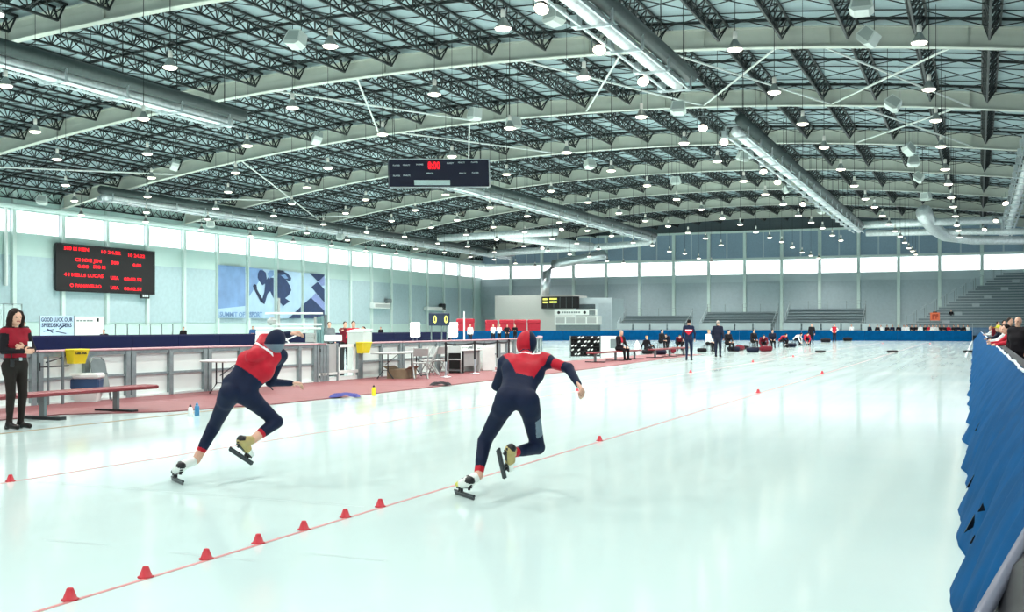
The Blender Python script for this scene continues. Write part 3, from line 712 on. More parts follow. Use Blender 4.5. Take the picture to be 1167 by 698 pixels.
# ================================================================== THINGS ON THE MATTING
def bench(label, x, y0, y1, rz=0.0, h=0.44, w=0.36, group=None, legs=None):
    L = y1 - y0
    t = thing('bench', label, 'bench', (x, y0, 0.0), rz, group)
    MB().bevbox(-w / 2, w / 2, 0, L, h - 0.07, h, 0.02).build('seat_plank', 'benchred', t)
    for yy in (legs or (L * 0.2, L * 0.8)):
        MB().box(-0.05, 0.05, yy - 0.03, yy + 0.03, 0.05, h - 0.07).build('leg', 'greymetal', t)
        MB().box(-0.42, 0.42, yy - 0.07, yy + 0.07, 0.0, 0.05).build('foot_bar', 'darkmetal', t)
    return t
bench('long dark red bench with cooler and tub behind it', -13.8, 12.2, 15.75, legs=(1.04, 2.66))
bench('shorter dark red bench half hidden behind the standing woman', -14.75, 10.2, 12.9)
# tub, cooler
p = G(97, 459)
t = thing('storage_tub', 'clear white plastic tub under the blue cooler', 'tub', (p.x, p.y, 0.018), 0.5)
mb = MB(); mb.add([(-.24, -.17, 0), (.24, -.17, 0), (.24, .17, 0), (-.24, .17, 0), (-.3, -.21, .24), (.3, -.21, .24), (.3, .21, .24), (-.3, .21, .24)], [(0, 3, 2, 1), (4, 5, 6, 7), (0, 1, 5, 4), (1, 2, 6, 5), (2, 3, 7, 6), (3, 0, 4, 7)]); mb.build('tub_body', 'white', t)
MB().bevbox(-.32, .32, -.23, .23, .225, .25, .01).build('rim', 'white', t)
t = thing('cooler_box', 'picnic cooler with white lid and blue body on the tub', 'cooler', (p.x, p.y, 0.27), 0.5)
MB().bevbox(-.31, .31, -.19, .19, 0, .2, .025).build('cooler_body', 'coolerblue', t); MB().bevbox(-.33, .33, -.21, .21, .2, .31, .03).build('lid', 'white', t)
MB().path([(-.33, 0, .15), (-.36, 0, .1), (.0, -.0, .08)], 0.01).build('carry_handle', 'white', t)
# folded chair leaning on the boards
def folded_chair(loc, rz):
    t = thing('folding_chair', 'folded grey metal chair leaning against the white rink boards', 'chair', loc, rz)
    fr = [(-.22, 0, 0), (-.22, .12, .5), (-.2, .17, .78), (-.12, .185, .86), (.12, .185, .86), (.2, .17, .78), (.22, .12, .5), (.22, 0, 0)]
    MB().path(fr, 0.014, 6).build('frame', 'greymetal', t, True)
    MB().path([(-.18, .0, 0.02), (-.19, .09, .55), (.19, .09, .55), (.18, .0, 0.02)], 0.012, 6).build('rear_legs', 'greymetal', t)
    mb = MB(); mb.prism([(-.2, .52), (-.2, .76), (-.1, .85), (.1, .85), (.2, .76), (.2, .52)], (0, .0, 0), (1, 0, 0), (0, .2, .98), (0, -.015, 0)); mb.build('backrest', 'greymetal', t)
    MB().quadbox((-.18, .02, .16), (.36, 0, 0), (0, .07, .36), (0, -.02, 0)).build('seat', mat('chair_seat', '#8d9694', .5), t)
folded_chair(Vector((BX + 0.32, PX(117, 440, BX + .3).y, 0.018)), math.radians(90))
# yellow boxes on the boards
def yellow_box(u0, u1, vt, vb, label, txt=None):
    a = PX(u0, vb, BX + .1); b = PX(u1, vt, BX + .1); w = b.y - a.y; h = b.z - a.z
    t = thing('hanging_box', label, 'box', (BX + 0.06, a.y, a.z), math.pi / 2)
    mb = MB(); mb.add([(w * .12, 0, 0), (w * .88, 0, 0), (w * .88, -.16, 0), (w * .12, -.16, 0), (0, 0, h), (w, 0, h), (w, -.22, h), (0, -.22, h)], [(0, 1, 2, 3), (4, 7, 6, 5), (0, 4, 5, 1), (1, 5, 6, 2), (2, 6, 7, 3), (3, 7, 4, 0)]); mb.build('box_body', 'yellow', t)
    MB().bevbox(-.01, w + .01, -.23, .0, h - .03, h + .005, .008).build('rim', 'yellow', t)
    if txt: 
        o = inst('lettering', text_mesh(txt, 0.11, 'black', w * .7), t, (w * .15, -.212, h * .66), (math.pi / 2 - 0.2, 0, 0))
yellow_box(76, 94, 398, 415, 'yellow box with black lettering hung on the rink boards', 'Lost Box')
yellow_box(407, 418, 390, 403, 'small plain yellow box hung on the boards beside the gate')
# valve pipes by the woman
t = thing('pipe_stand', 'grey valve pipes against the boards beside the woman', 'pipes', (BX + .2, PX(55, 440, BX + .2).y, 0.018))
MB().bar((0, 0, 0), (0, 0, .95), 0.02, 6).bar((0, .35, 0), (0, .35, 1.0), 0.03, 6).build('riser', 'greymetal', t)
MB().bar((0, -.2, .72), (0, .5, .72), 0.015, 6).bar((0, -.05, .8), (0, .4, .9), 0.015, 6).bar((0.0, -.2, .65), (0, -.2, .8), .015, 6).build('cross_pipe', 'darkmetal', t)
# folding tables
def fold_table(label, p, rz, L, Wt, m='white', h=0.74):
    t = thing('folding_table', label, 'table', (p[0], p[1], 0.018), rz)
    MB().bevbox(-Wt / 2, Wt / 2, -L / 2, L / 2, h - .045, h, .015).build('tabletop', m, t)
    for s in (-1, 1):
        y = s * (L / 2 - .25)
        for q in (-1, 1): MB().path([(q * Wt * .38, y, 0.012), (q * Wt * .34, y, .03), (q * Wt * .12, y, .22), (q * Wt * .12, y, h - .04)], 0.016, 6).build('leg', 'darkmetal', t)
        MB().bar((-Wt * .13, y, .24), (Wt * .13, y, .24), 0.012).build('cross_bar', 'darkmetal', t)
    MB().bar((0, -(L / 2 - .27), .4), (0, -.1, h - .06), 0.01).build('brace', 'darkmetal', t)
    return t
p = G(300, 449); fold_table('white folding table with black legs between the two racing skaters', (-15.25, p.y + .1), 0.0, 2.1, 0.7)
q = G(462, 430); fold_table('grey-topped folding table with a cardboard carton under it', (-15.4, q.y - .7), 0.0, 2.2, 0.7, 'greybox')
t = thing('carton', 'open brown cardboard carton under the grey-topped table', 'box', (-15.2, q.y - .95, 0.018), 0.1)
MB().box(-.28, .28, -.42, .42, 0, .26).build('carton_body', 'cardboard', t)
MB().quadbox((.28, -.42, .26), (0, .84, 0), (.12, 0, .08), (0, 0, .006)).build('flap', 'cardboard', t); MB().quadbox((-.28, -.42, .26), (0, .84, 0), (-.12, 0, .08), (0, 0, .006)).build('flap', 'cardboard', t)
# open folding chairs
def fchair(p, rz):
    t = thing('folding_chair', 'open white folding chair standing by the belt barrier posts', 'chair', (p[0], p[1], 0.018), rz, 'open white folding chairs')
    for s in (-1, 1):
        MB().path([(s * .22, .22, .0), (s * .215, .0, .42), (s * .2, -.2, .88)], 0.02, 6).build('front_leg', 'greybox', t, True)
        MB().path([(s * .19, -.25, .0), (s * .19, .18, .44)], 0.02, 6).build('rear_leg', 'greybox', t)
    MB().bevbox(-.2, .2, -.12, .26, .42, .455, .012).build('seat', 'greybox', t)
    MB().quadbox((-.2, -.13, .64), (.4, 0, 0), (0, -.075, .22), (0, -.02, -.005)).build('backrest', 'greybox', t)
    MB().bar((-.2, .2, .1), (.2, .2, .1), .012).bar((-.18, -.17, .12), (.18, -.17, .12), .012).build('stretcher', 'greymetal', t)
for (u, v, a) in ((479, 432.5, 0.6), (489, 428.5, 2.4), (500, 428, 1.2), (518, 426.5, 3.6)):
    p = G(u, v); fchair(p, a)
# desk with drawers
p = G(528, 425); t = thing('office_desk', 'grey desk with papers behind the belt barrier', 'desk', (p.x, p.y, 0.018), 0.05)
MB().bevbox(-.35, .35, -.8, .8, .70, .74, .012).build('desktop', 'white', t); MB().box(-.3, .3, -.72, -.66, 0, .7).build('side_panel', 'black', t); MB().box(-.3, .3, .66, .72, 0, .7).build('side_panel', 'greybox', t)
MB().box(.2, .23, -.66, .66, .2, .7).build('modesty_panel', 'greybox', t)
t2 = thing('paper_pile', 'loose white papers heaped on the grey desk', 'papers', (p.x, p.y, 0.76), 0.2)
for k in range(5): MB().quadbox((-.25 + .06 * k, -.3 + .13 * (k % 3), .022 * k), (.3, .06 * k - .1, 0), (-.05, .26, 0.01), (0, 0, .018)).build('sheet_bundle', 'white', t2)
p = G(558, 423); t = thing('drawer_cabinet', 'white cabinet with four drawers behind the belt barrier', 'cabinet', (p.x - .2, p.y, 0.018), -0.55)
MB().bevbox(-.28, .28, -.25, .25, 0, .82, .01).build('body', 'white', t)
for k in range(4):
    d_ = MB().box(-.12, .26, -.265, -.25, .06 + .19 * k, .23 + .19 * k).build('drawer', 'board', t)
    MB().box(0.0, .14, -.285, -.265, .15 + .19 * k, .17 + .19 * k).build('handle', 'darkmetal', d_)
# belt barrier posts
posts = [G(508, 431), G(541, 427), G(567, 424), G(580, 421)]
for i, p in enumerate(posts):
    t = thing('barrier_post', 'black belt barrier post on a chrome foot on the red matting', 'barrier post', (p.x, p.y, 0.018), 0, 'belt barrier posts')
    MB().lathe([(.17, 0), (.16, .02), (.05, .035), (.03, .05)], n=14).build('foot', 'silver', t, True)
    MB().bar((0, 0, .04), (0, 0, .45), .028, 8).build('lower_tube', 'silver', t); MB().bar((0, 0, .45), (0, 0, .97), .03, 8).build('post', 'black', t); MB().lathe([(.04, .95), (.045, 1.0), (.03, 1.03)], n=10).build('cap', 'black', t)
    if i + 1 < len(posts):
        q = posts[i + 1] - p; n = 8
        pts = [(q.x * s, q.y * s, .94 - .16 * s * (1 - s)) for s in [k / n for k in range(n + 1)]]
        mb = MB()
        for a, b in zip(pts[:-1], pts[1:]): mb.add([a, b, (b[0], b[1], b[2] + .05), (a[0], a[1], a[2] + .05), (a[0] + .004, a[1], a[2]), (b[0] + .004, b[1], b[2]), (b[0] + .004, b[1], b[2] + .05), (a[0] + .004, a[1], a[2] + .05)], [(0, 1, 2, 3), (7, 6, 5, 4), (3, 2, 6, 7), (1, 0, 4, 5)])
        mb.build('belt', 'black', t)
# bottles
def bottle(name, label, p, h, m, mc):
    t = thing(name, label, 'bottle', (p.x, p.y, p.z)); r = h * .19
    MB().lathe([(r * .9, 0), (r, h * .03), (r, h * .62), (r * .85, h * .72), (r * .5, h * .8)], n=14).build('bottle_body', m, t, True)
    MB().lathe([(r * .55, h * .8), (r * .55, h * .9), (r * .3, h * .92), (r * .25, h)], n=12).build('cap', mc, t, True)
MATS_b = mat('bottle_blue', '#3f86b4', 0.3, var=0.1); M['bottleblue'] = MATS_b
p = G(217, 475); bottle('drink_bottle', 'white drink bottle with dark cap on the ice edge', p, 0.2, 'white', 'black')
p = G(224.5, 474); bottle('drink_bottle', 'blue drink bottle on the ice edge beside the white one', p, 0.22, 'bottleblue', 'bottleblue')
p = G(426, 451.5, .018); bottle('drink_bottle', 'yellow drink bottle with black cap on the matting edge', p, 0.23, 'yellow', 'black')
# dropped garments
M['purple'] = mat('purple_cloth', '#3a3f86', 0.8, var=0.2, scale=30, bump=.4); M['blackcloth'] = mat('black_cloth', '#16141c', 0.85, var=0.2, scale=30, bump=.4)
def garment(label, p, L, Wd, h, m, rz):
    me = MB(); n, k = 16, 10; vs = []; fs = []
    rnd = random.Random(L * 100)
    for i in range(n + 1):
        for j in range(k + 1):
            s = i / n * 2 - 1; t_ = j / k * 2 - 1; e = max(0, 1 - abs(s) ** 2.4 - abs(t_) ** 2.4 * .8)
            vs.append((s * L / 2, t_ * Wd / 2 * (1 - .3 * s * s), h * e ** .5 * (.7 + .3 * math.sin(s * 9 + t_ * 5)) + .004))
    for i in range(n):
        for j in range(k): a = i * (k + 1) + j; fs.append((a, a + k + 1, a + k + 2, a + 1))
    t = me.add(vs, fs).build('dropped_garment', m, None, True); t.location = (p.x, p.y, p.z); t.rotation_euler = (0, 0, rz)
    tag(t, label, 'garment')
garment('crumpled purple-blue garment lying on the matting edge', G(393, 453, .018), .66, .34, .1, 'purple', .6)
garment('crumpled black garment lying on the matting before the belt barrier', G(502, 439.5, .018), .56, .3, .1, 'blackcloth', .5)
# rack packed with black and white things, far along the matting
p = G(667, 408); t = thing('gear_rack', 'rack packed with rows of small black and white gear by the far bench', 'rack', (p.x, p.y, 0), YAW - .1)
for x in (-.75, .7): MB().box(x, x + .05, 0, .4, 0, 1.05).build('upright', 'greymetal', t)
for k in range(5): MB().box(-.72, .72, 0, .4, .1 + .2 * k, .12 + .2 * k).build('shelf', 'darkmetal', t)
MB().box(-.72, .72, .36, .40, .05, 1.05).build('back_panel', 'black', t)
for k in range(5):
    for j in range(9):
        x = -.66 + .155 * j; z = .12 + .2 * k
        if (j + k) % 5 == 4: continue
        MB().quadbox((x, .02, z), (.10, 0, .05), (0, .3, 0), (-.01, 0, .07)).build('gear_piece', 'white' if (j * 2 + k) % 3 else 'black', t)
p = G(690, 406); t = thing('white_locker', 'white locker with a dark round window behind the seated man', 'locker', (p.x - .6, p.y + 2, 0), YAW)
MB().bevbox(-.6, .9, 0, .5, 0, 1.0, .02).build('body', 'white', t); MB().bevbox(.2, .75, -.02, 0, .35, .85, .01).build('window', 'greymetal', t)

# ---- things beyond the boards
t0 = D(335, 385, 31); t = thing('timing_stand', 'white pipe timing stand with rails and a tall pole behind the boards', 'stand', (t0.x, t0.y, 0), YAW + .05)
def lx(u, d=31.0): return (u - 335) / F * d
def lz(v, d=31.0): return CAMH - (v - HZ) / F * d
for u in (318, 359): MB().bar((lx(u), 0, 0), (lx(u), 0, lz(340 if u == 318 else 361)), .035, 8).build('upright', 'greybox', t)
for (u0, u1, v) in ((303, 368, 357.5), (305, 367, 370), (292, 366, 374.5)): MB().bar((lx(u0), -.06, lz(v)), (lx(u1), -.06, lz(v)), .03, 8).build('rail', 'white', t)
MB().bar((lx(318), -.03, lz(392)), (lx(352), -.03, lz(376)), .02, 6).bar((lx(318), 0.03, lz(376)), (lx(330), .03, lz(392)), .02, 6).build('diagonal_brace', 'white', t)
MB().box(lx(294), lx(362), -.3, .3, lz(392.5), lz(391)).build('deck', 'greybox', t)
MB().bevbox(lx(305), lx(315), -.16, .16, lz(371), lz(362), .08).build('round_lamp', 'greybox', t)
for k in range(3):
    b = MB().bevbox(-.16, .16, -.2, .2, 0, .1, .01).build('equipment_box', 'white'); b.parent = None
    q = D(299, 391, 31); b.location = (q.x, q.y, lz(391) + .02 + .105 * k); b.rotation_euler = (0, 0, YAW + .05 * k)
    tag(b, 'flat white equipment box stacked on the timing stand', 'box', 'white boxes on the timing stand')
for k in range(2):
    b = MB().bevbox(-.12, .12, -.15, .15, 0, .12, .01).build('equipment_box', 'greybox'); q = D(354, 391, 31); b.location = (q.x, q.y, lz(391) + .02 + .125 * k); b.rotation_euler = (0, 0, YAW)
    tag(b, 'small grey equipment box piled at the end of the timing stand', 'box', 'grey boxes on the timing stand')
q = D(366, 386, 34); t = thing('mesh_column', 'tall teal grey bundle of tubes behind the grey door panel', 'tubes', (q.x, q.y, 0), YAW)
for k in range(4): MB().bar((-.16 + .1 * k, .03 * (k % 2), 0), (-.16 + .1 * k, .03 * (k % 2), CAMH + (HZ - 362 + k) / F * 34), .05, 8).build('tube', 'tealmesh' if k != 3 else 'greymetal', t)
q = D(379.5, 385, 33); t = thing('white_case', 'long white case on a dark trestle behind the grey door panel', 'case', (q.x, q.y, 0), YAW)
MB().bevbox(-.26, .26, -.1, .1, CAMH - .42, CAMH - .24, .015).build('case', 'white', t); MB().bar((-.2, 0, 0), (-.2, 0, CAMH - .42), .02).bar((.2, 0, 0), (.2, 0, CAMH - .42), .02).build('trestle_leg', 'darkmetal', t)
q = D(410, 385, 36); t = thing('lectern', 'pale grey lectern desk behind the boards beside the yellow box', 'lectern', (q.x, q.y, 0), YAW - .5)
MB().bevbox(-.32, .32, -.25, .25, 0, CAMH - .16, .02).build('body', 'room', t); MB().quadbox((-.34, -.27, CAMH - .16), (.68, 0, 0), (0, .54, .07), (0, 0, .03)).build('sloped_top', 'white', t)
q = D(500.5, 392, 42); t = thing('lap_counter', 'dark two-digit lap counter on a stand behind the boards', 'lap counter', (q.x, q.y, 0), YAW + .05)
h_ = lambda v: CAMH - (v - HZ) / F * 42
MB().bevbox(-.40, .40, 0, .16, h_(371.5), h_(357), .02).build('housing', mat('counter_navy', '#1c2b44', .5), t)
for x in (-.23, .19): inst('digit', text_mesh('0', .4, 'yellowled', .14), t, (x, -.012, h_(368.2)), (math.pi / 2, 0, 0))
for x in (-.3, .1, .3): MB().bar((x, .08, 0), (x, .08, h_(371)), .025, 6).build('stand_leg', 'greymetal', t)
for (u, d) in ((473, 60), (516, 60)):
    q = D(u, 374, d); t = thing('work_light', 'glaring white work light panel beside the two-digit counter', 'work light', (q.x, q.y, 0), YAW, 'work lights near the two-digit counter')
    MB().bevbox(-.26, .26, 0, .1, .95, 1.72, .03).build('light_panel', 'glow', t)
    MB().bar((-.1, .05, 0), (-.1, .05, .95), .02).bar((.1, .05, 0), (.1, .05, .95), .02).build('stand_leg', 'greymetal', t)
    MB().box(-.28, .28, .1, .2, .93, 1.74).build('housing', 'greymetal', t)
q = D(529, 395, 40); t = thing('slim_pole', 'slim white pole on a small base behind the belt barrier', 'pole', (q.x, q.y, 0)); MB().bar((0, 0, 0.03), (0, 0, CAMH + 18 / F * 40), .03, 8).build('pole', 'white', t); MB().lathe([(.16, 0), (.15, .03), (.04, .04)], n=12).build('base', 'greymetal', t)
# far bench with people
bench('long dark red bench under the seated man in a dark jacket', -14.6, 42.5, 49.0, rz=-0.02, legs=(.6, 3.2, 5.9))
bench('further dark red bench crowded with resting skaters', -14.2, 50.2, 56.5, rz=-0.02, legs=(.6, 3.1, 5.7))

# ---- banners behind the far padding
def banner(label, u0, u1, vt, vb, d, m):
    a = D(u0, vb, d); b = D(u1, vb, d); zt = CAMH - (vt - HZ) / F * d
    t = thing('banner', label, 'banner', (a.x, a.y, 0), math.atan2(b.y - a.y, b.x - a.x))
    w = (b - a).length; MB().box(0, w, 0, .03, a.z, zt).build('sheet', m, t)
    for x in (-.05, w): MB().box(x, x + .05, .0, .05, 0, zt).build('support_post', 'greymetal', t)
    return t, w, a.z, zt
t, w, z0, z1 = banner('hand-painted pale blue good luck banner with skates below the scoreboard', 46, 84, 360, 384, 64, 'banner')
inst('lettering', text_mesh('GOOD LUCK OUR', .32, 'bannerink', w * .94), t, (.05, -.01, z1 - .34), (math.pi / 2, 0, 0)); inst('lettering', text_mesh('SPEEDSKATERS', .32, 'bannerink', w * .9), t, (.08, -.01, z1 - .66), (math.pi / 2, 0, 0))
for (x, s) in ((.25, 1), (.62, -1)):
    MB().quadbox((w * x - .3, -.012, z0 + .28), (.6, 0, s * .12), (0, .01, 0), (0, 0, .05)).build('painted_skate', 'bannerink', t)
    MB().quadbox((w * x - .1, -.012, z0 + .42), (.35, 0, -s * .22), (0, .01, 0), (0, 0, .08)).build('painted_boot', 'bannerink', t)
t, w, z0, z1 = banner('plain white banner with small print beside the painted one', 85, 118, 361, 384, 64, 'white')
for k in range(5): MB().box(.12 + .2 * k, .26 + .2 * k, -.008, 0, z1 - .28, z1 - .2).build('print_mark', 'greymetal', t)
MB().box(1.3, 1.42, -.008, 0, z1 - .3, z1 - .1).build('print_mark', 'black', t)
# rail fences behind the far padding
def fence(label, u0, u1, vt, vb, d, n):
    a = PX(u0, vb, -48.2); b = PX(u1, vb, -48.2); zt = CAMH - (vt - HZ) / F * d; w = (b - a).length
    t = thing('glass_railing', label, 'railing', (a.x, a.y, 0), math.atan2(b.y - a.y, b.x - a.x))
    for k in range(n + 1): MB().box(w * k / n - .03, w * k / n + .03, 0, .05, 0, zt).build('post', 'greymetal', t)
    MB().box(0, w, 0, .04, zt - .04, zt).build('top_rail', 'greymetal', t)
    gl = mat('rail_glass', '#cfe6e2', .15, var=0, alpha=.35)
    for k in range(n): MB().box(w * k / n + .04, w * (k + 1) / n - .04, .015, .03, .4, zt - .06).build('pane', gl, t)
fence('railing with clear panes behind the navy padding right of the banners', 103, 197, 369, 384, 66, 7)
fence('railing with clear panes behind the navy padding left of the banners', -6, 25, 349, 384, 66, 3)
# sloped ramp post near the woman
# ---- crimson bins by the far corner
BINL = ['crimson storage bin standing apart by the two-digit counter', 'first crimson bin of the row of four before the corner room', 'second crimson bin of the row of four before the corner room', 'third crimson bin of the row of four before the corner room', 'last crimson bin of the row of four, next to the message display']
for (u0, u1, vt, d) in ((520, 541, 363.5, 119), (553, 567, 365, 119), (569, 586, 364.5, 119), (586, 600.5, 364.5, 120), (601, 616, 364.5, 120)):
    a = D(u0, 378, d); b = D(u1, 378, d); h = CAMH - (vt - HZ) / F * d
    t = thing('crimson_bin', BINL[{520: 0, 553: 1, 569: 2, 586: 3, 601: 4}[u0]], 'bin', ((a.x + b.x) / 2, (a.y + b.y) / 2, 0), YAW, 'crimson bins')
    w = (b - a).length
    mb = MB(); mb.add([(-w * .44, -.5, 0), (w * .44, -.5, 0), (w * .44, .5, 0), (-w * .44, .5, 0), (-w * .48, -.6, h * .8), (w * .48, -.6, h * .8), (w * .48, .6, h * .8), (-w * .48, .6, h * .8)], [(0, 3, 2, 1), (4, 5, 6, 7), (0, 1, 5, 4), (1, 2, 6, 5), (2, 3, 7, 6), (3, 0, 4, 7)]); mb.build('bin_body', 'crimson', t)
    MB().bevbox(-w * .49, w * .49, -.64, .64, h * .8, h, .08).build('lid', 'crimson', t)
# ---- corner room, display, kiosk
YR = 141.0
a = PY(564, 378, YR); b = PY(696, 378, YR); zt = PY(600, 337, YR).z
room = thing('corner_room', 'plain grey box room built in the far corner', 'room', (a.x, YR, 0))
w = b.x - a.x
MB().box(0, w * .68, 0, 6, 0, zt).build('front_block', 'room', room); MB().box(w * .68, w, .6, 6, 0, zt * .93).build('side_block', 'endwall', room)
MB().box(w * .70, w * .86, .55, .6, 0, zt * .78).build('doorway', 'openingdark', room); MB().box(w * .89, w * .99, .55, .6, 0, zt * .8).build('door', 'endpanel', room)
a2 = PY(617, 352, YR - .35); b2 = PY(659.5, 338, YR - .35)
t = thing('message_display', 'dark message display with yellow letters on the corner room', 'display', (a2.x, YR - .35, a2.z)); w2 = b2.x - a2.x; h2 = b2.z - a2.z
MB().bevbox(0, w2, 0, .33, 0, h2, .04).build('housing', 'blackboard', t)
for k in range(1, 6): MB().box(w2 * k / 6 - .02, w2 * k / 6 + .02, -.02, 0, .1, h2 - .1).build('divider', 'greymetal', t)
for (x0, x1, r_) in ((.04, .16, .72), (.22, .42, .74), (.04, .16, .45), (.22, .42, .47)): MB().box(w2 * x0, w2 * x1, -.015, 0, h2 * r_, h2 * (r_ + .14)).build('lit_letters', 'yellowled', t)
a3 = PY(632, 373, 134); b3 = PY(681.5, 352.5, 134)
t = thing('sign_trailer', 'white trailer kiosk with a lettered header by the corner room', 'kiosk', (a3.x, 134, 0)); w3 = b3.x - a3.x; h3 = b3.z - a3.z
MB().bevbox(0, w3, 0, 1.6, a3.z + .3, a3.z + h3 * .62, .04).build('cabin', 'white', t)
MB().box(0, w3 * .98, -.05, .05, a3.z + h3 * .66, b3.z).build('header_sign', 'white', t)
for k in range(4): MB().box(w3 * (.03 + .24 * k), w3 * (.24 + .24 * k), -.02, 0, a3.z + h3 * .22, a3.z + h3 * .54).build('shutter_panel', 'greybox', t)
for k in range(8): MB().box(w3 * (.17 + .055 * k), w3 * (.21 + .055 * k), -.065, -.05, a3.z + h3 * .78, a3.z + h3 * .87).build('sign_letter', 'greymetal', t)
MB().lathe([(.2, 0), (.2, .02)], n=14).build('sign_emblem', 'black', t, loc=(w3 * .1, -.05, a3.z + h3 * .82), rot=(math.pi / 2, 0, 0)); MB().lathe([(.2, 0), (.2, .02)], n=14).build('sign_emblem', 'black', t, loc=(w3 * .7, -.05, a3.z + h3 * .82), rot=(math.pi / 2, 0, 0))
MB().box(w3 * .8, w3 * .94, -.07, -.05, a3.z + h3 * .68, b3.z - .15).build('sign_picture', 'greymetal', t)
for x in (.15, .85): MB().lathe([(.32, -.1), (.32, .1)], n=14).build('wheel', 'black', t, loc=(w3 * x, .5, .32), rot=(math.pi / 2, 0, 0))
MB().box(.1, w3 - .1, .3, 1.3, .3, a3.z + .35).build('chassis', 'greymetal', t)

M['riser'] = mat('gap_shade_grey', '#77868b', .6, var=.08)  # tone standing for the shade between seating planks
# ---- bleachers in front of the end wall
def bleacher(label, u0, u1, Y, rows, z0, dz, dy, fence_front=True):
    a = PY(u0, 376, Y); b = PY(u1, 376, Y); w = b.x - a.x
    t = thing('bleacher', label, 'bleacher', (a.x, Y, 0))
    for k in range(rows):
        MB().box(0, w, .25 + dy * k, .55 + dy * k, z0 + dz * k - .05, z0 + dz * k).build('seat_plank', 'bleach', t)
        MB().box(0, w, dy * k - .05, .2 + dy * k, z0 + dz * k - .42, z0 + dz * k - .38).build('foot_plank', 'bleach', t)
        MB().box(.02, w - .02, .56 + dy * k, .58 + dy * k, z0 + dz * k - .42, z0 + dz * k - .06 + dz * .5).build('gap_shade_board', 'riser', t)  # added board, its colour paints the dark gap between planks
    for s in (0, w):
        MB().bar((s, 0, z0 - .4), (s, dy * rows, z0 + dz * rows - .4), .04).build('side_beam', 'greymetal', t)
        for k in range(0, rows + 1, 2): MB().bar((s, dy * k + .1, 0), (s, dy * k + .1, z0 + dz * k + .5), .035).build('side_post', 'greymetal', t)
        MB().bar((s, .1, z0 + .5), (s, dy * rows + .1, z0 + dz * rows + .5), .03).build('side_rail', 'bleach', t)
    n = max(3, round(w / 2.2)); zt = z0 + dz * rows
    for k in range(n + 1): MB().bar((w * k / n, dy * rows + .1, 0), (w * k / n, dy * rows + .1, zt + .75), .03).build('back_post', 'greymetal', t)
    for z in (zt + .35, zt + .75): MB().bar((0, dy * rows + .1, z), (w, dy * rows + .1, z), .03).build('back_rail', 'bleach', t)
    if fence_front:
        for k in range(n):
            MB().box(w * k / n + .12, w * (k + 1) / n - .12, -.3, -.26, z0 - .35, z0 + .45).build('front_panel', mat('mesh_panel', '#aebcbf', .6, var=.1, scale=30), t)
            MB().bar((w * k / n + .1, -.28, 0), (w * k / n + .1, -.28, z0 + .5), .035).build('front_post', 'bleach', t)
        MB().bar((0, -.28, z0 + .5), (w, -.28, z0 + .5), .035).build('front_rail', 'bleach', t)
        MB().box(0, w, -.24, -.2, .1, z0 - .4).build('skirt', mat('skirt_blue', '#7c9cc0', .7, var=.35, scale=3), t)
    return t
bleacher('grey bleacher nearest the corner room by the end wall', 703, 781, 136, 5, 1.5, .34, .75)
bleacher('grey bleacher in the middle of the end wall row', 797, 880, 136, 6, 1.5, .36, .75)
bleacher('grey bleacher beside the bare end wall columns', 892, 982, 136, 7, 1.5, .36, .75)
# big stepped stand at the right
st = thing('grandstand', 'large stepped grey grandstand rising beside the end wall', 'grandstand', (0, 133, 0))
NR = 20
for k in range(NR):
    x0 = -7.6 + 0.52 * k + (0.3 if k % 2 else 0); z = 1.9 + .33 * k; y = .7 * k
    MB().box(x0, 13.5, y + .3, y + .62, z - .05, z).build('seat_plank', 'bleach', st)
    MB().box(x0, 13.5, y, y + .25, z - .43, z - .39).build('foot_plank', 'bleach', st)
    MB().box(x0 + .2, 13.5, y + .28, y + .3, z - .4, z - .1).build('gap_shade_board', 'riser', st)  # same added board, painting the shade of the gaps here
    MB().bar((x0, y + .45, 0), (x0, y + .45, z + .9), .035).build('end_post', 'greymetal', st)
    if k: MB().bar((x0, y + .45, z + .9), (x0 - .52, y - .25, z + .57), .03).build('end_rail', 'bleach', st)
    if k % 3 == 1: MB().box(x0 + 3.0, x0 + 3.8, y, y + .7, z - .4, z + .02).build('aisle_step', 'bleach', st)
MB().box(-8.2, 13.5, -.3, -.24, .55, 1.45).build('front_wall', mat('stand_front', '#5a7896', .6, var=.2, scale=2), st)
MB().bar((-8.2, -.28, 1.95), (13.5, -.28, 1.95), .035).bar((-8.2, -.28, 1.6), (13.5, -.28, 1.6), .03).build('front_rail', 'bleach', st)
for k in range(12): MB().bar((-8.2 + 1.9 * k, -.28, 0), (-8.2 + 1.9 * k, -.28, 1.95), .035).build('front_post', 'bleach', st)
MB().box(-8.2, 13.5, -.2, .3, .02, 1.0).build('dark_base', 'darkmetal', st)
lb = thing('low_stand', 'low grey seating block left of the large grandstand', 'bleacher', (0, 134, 0))
for k in range(4):
    MB().box(-12.5, -9.2, .7 * k, .7 * k + .3, 1.2 + .32 * k, 1.25 + .32 * k).build('seat_plank', 'bleach', lb)
for k in range(5): MB().bar((-12.5 + 0.82 * k, 0, 0), (-12.5 + 0.82 * k, 0, 2.0), .04).build('front_post', 'bleach', lb)
MB().box(-12.5, -9.2, -.06, -.02, .9, 1.9).build('front_panel', mat('mesh_panel', '#aebcbf'), lb)
MB().box(-12.5, -9.2, 0, 2.6, .02, 1.1).build('base', 'darkmetal', lb)
ob = thing('orange_banner', 'small orange banner with dark marks on the grandstand front', 'banner', (PY(1060, 368, 132.5).x, 132.5, 0))
z0, z1 = PY(1060, 365.5, 132.5).z, PY(1060, 356.5, 132.5).z; w = PY(1071, 365, 132.5).x - PY(1060, 365, 132.5).x
MB().box(0, w, 0, .03, z0, z1).build('sheet', 'orange', ob)
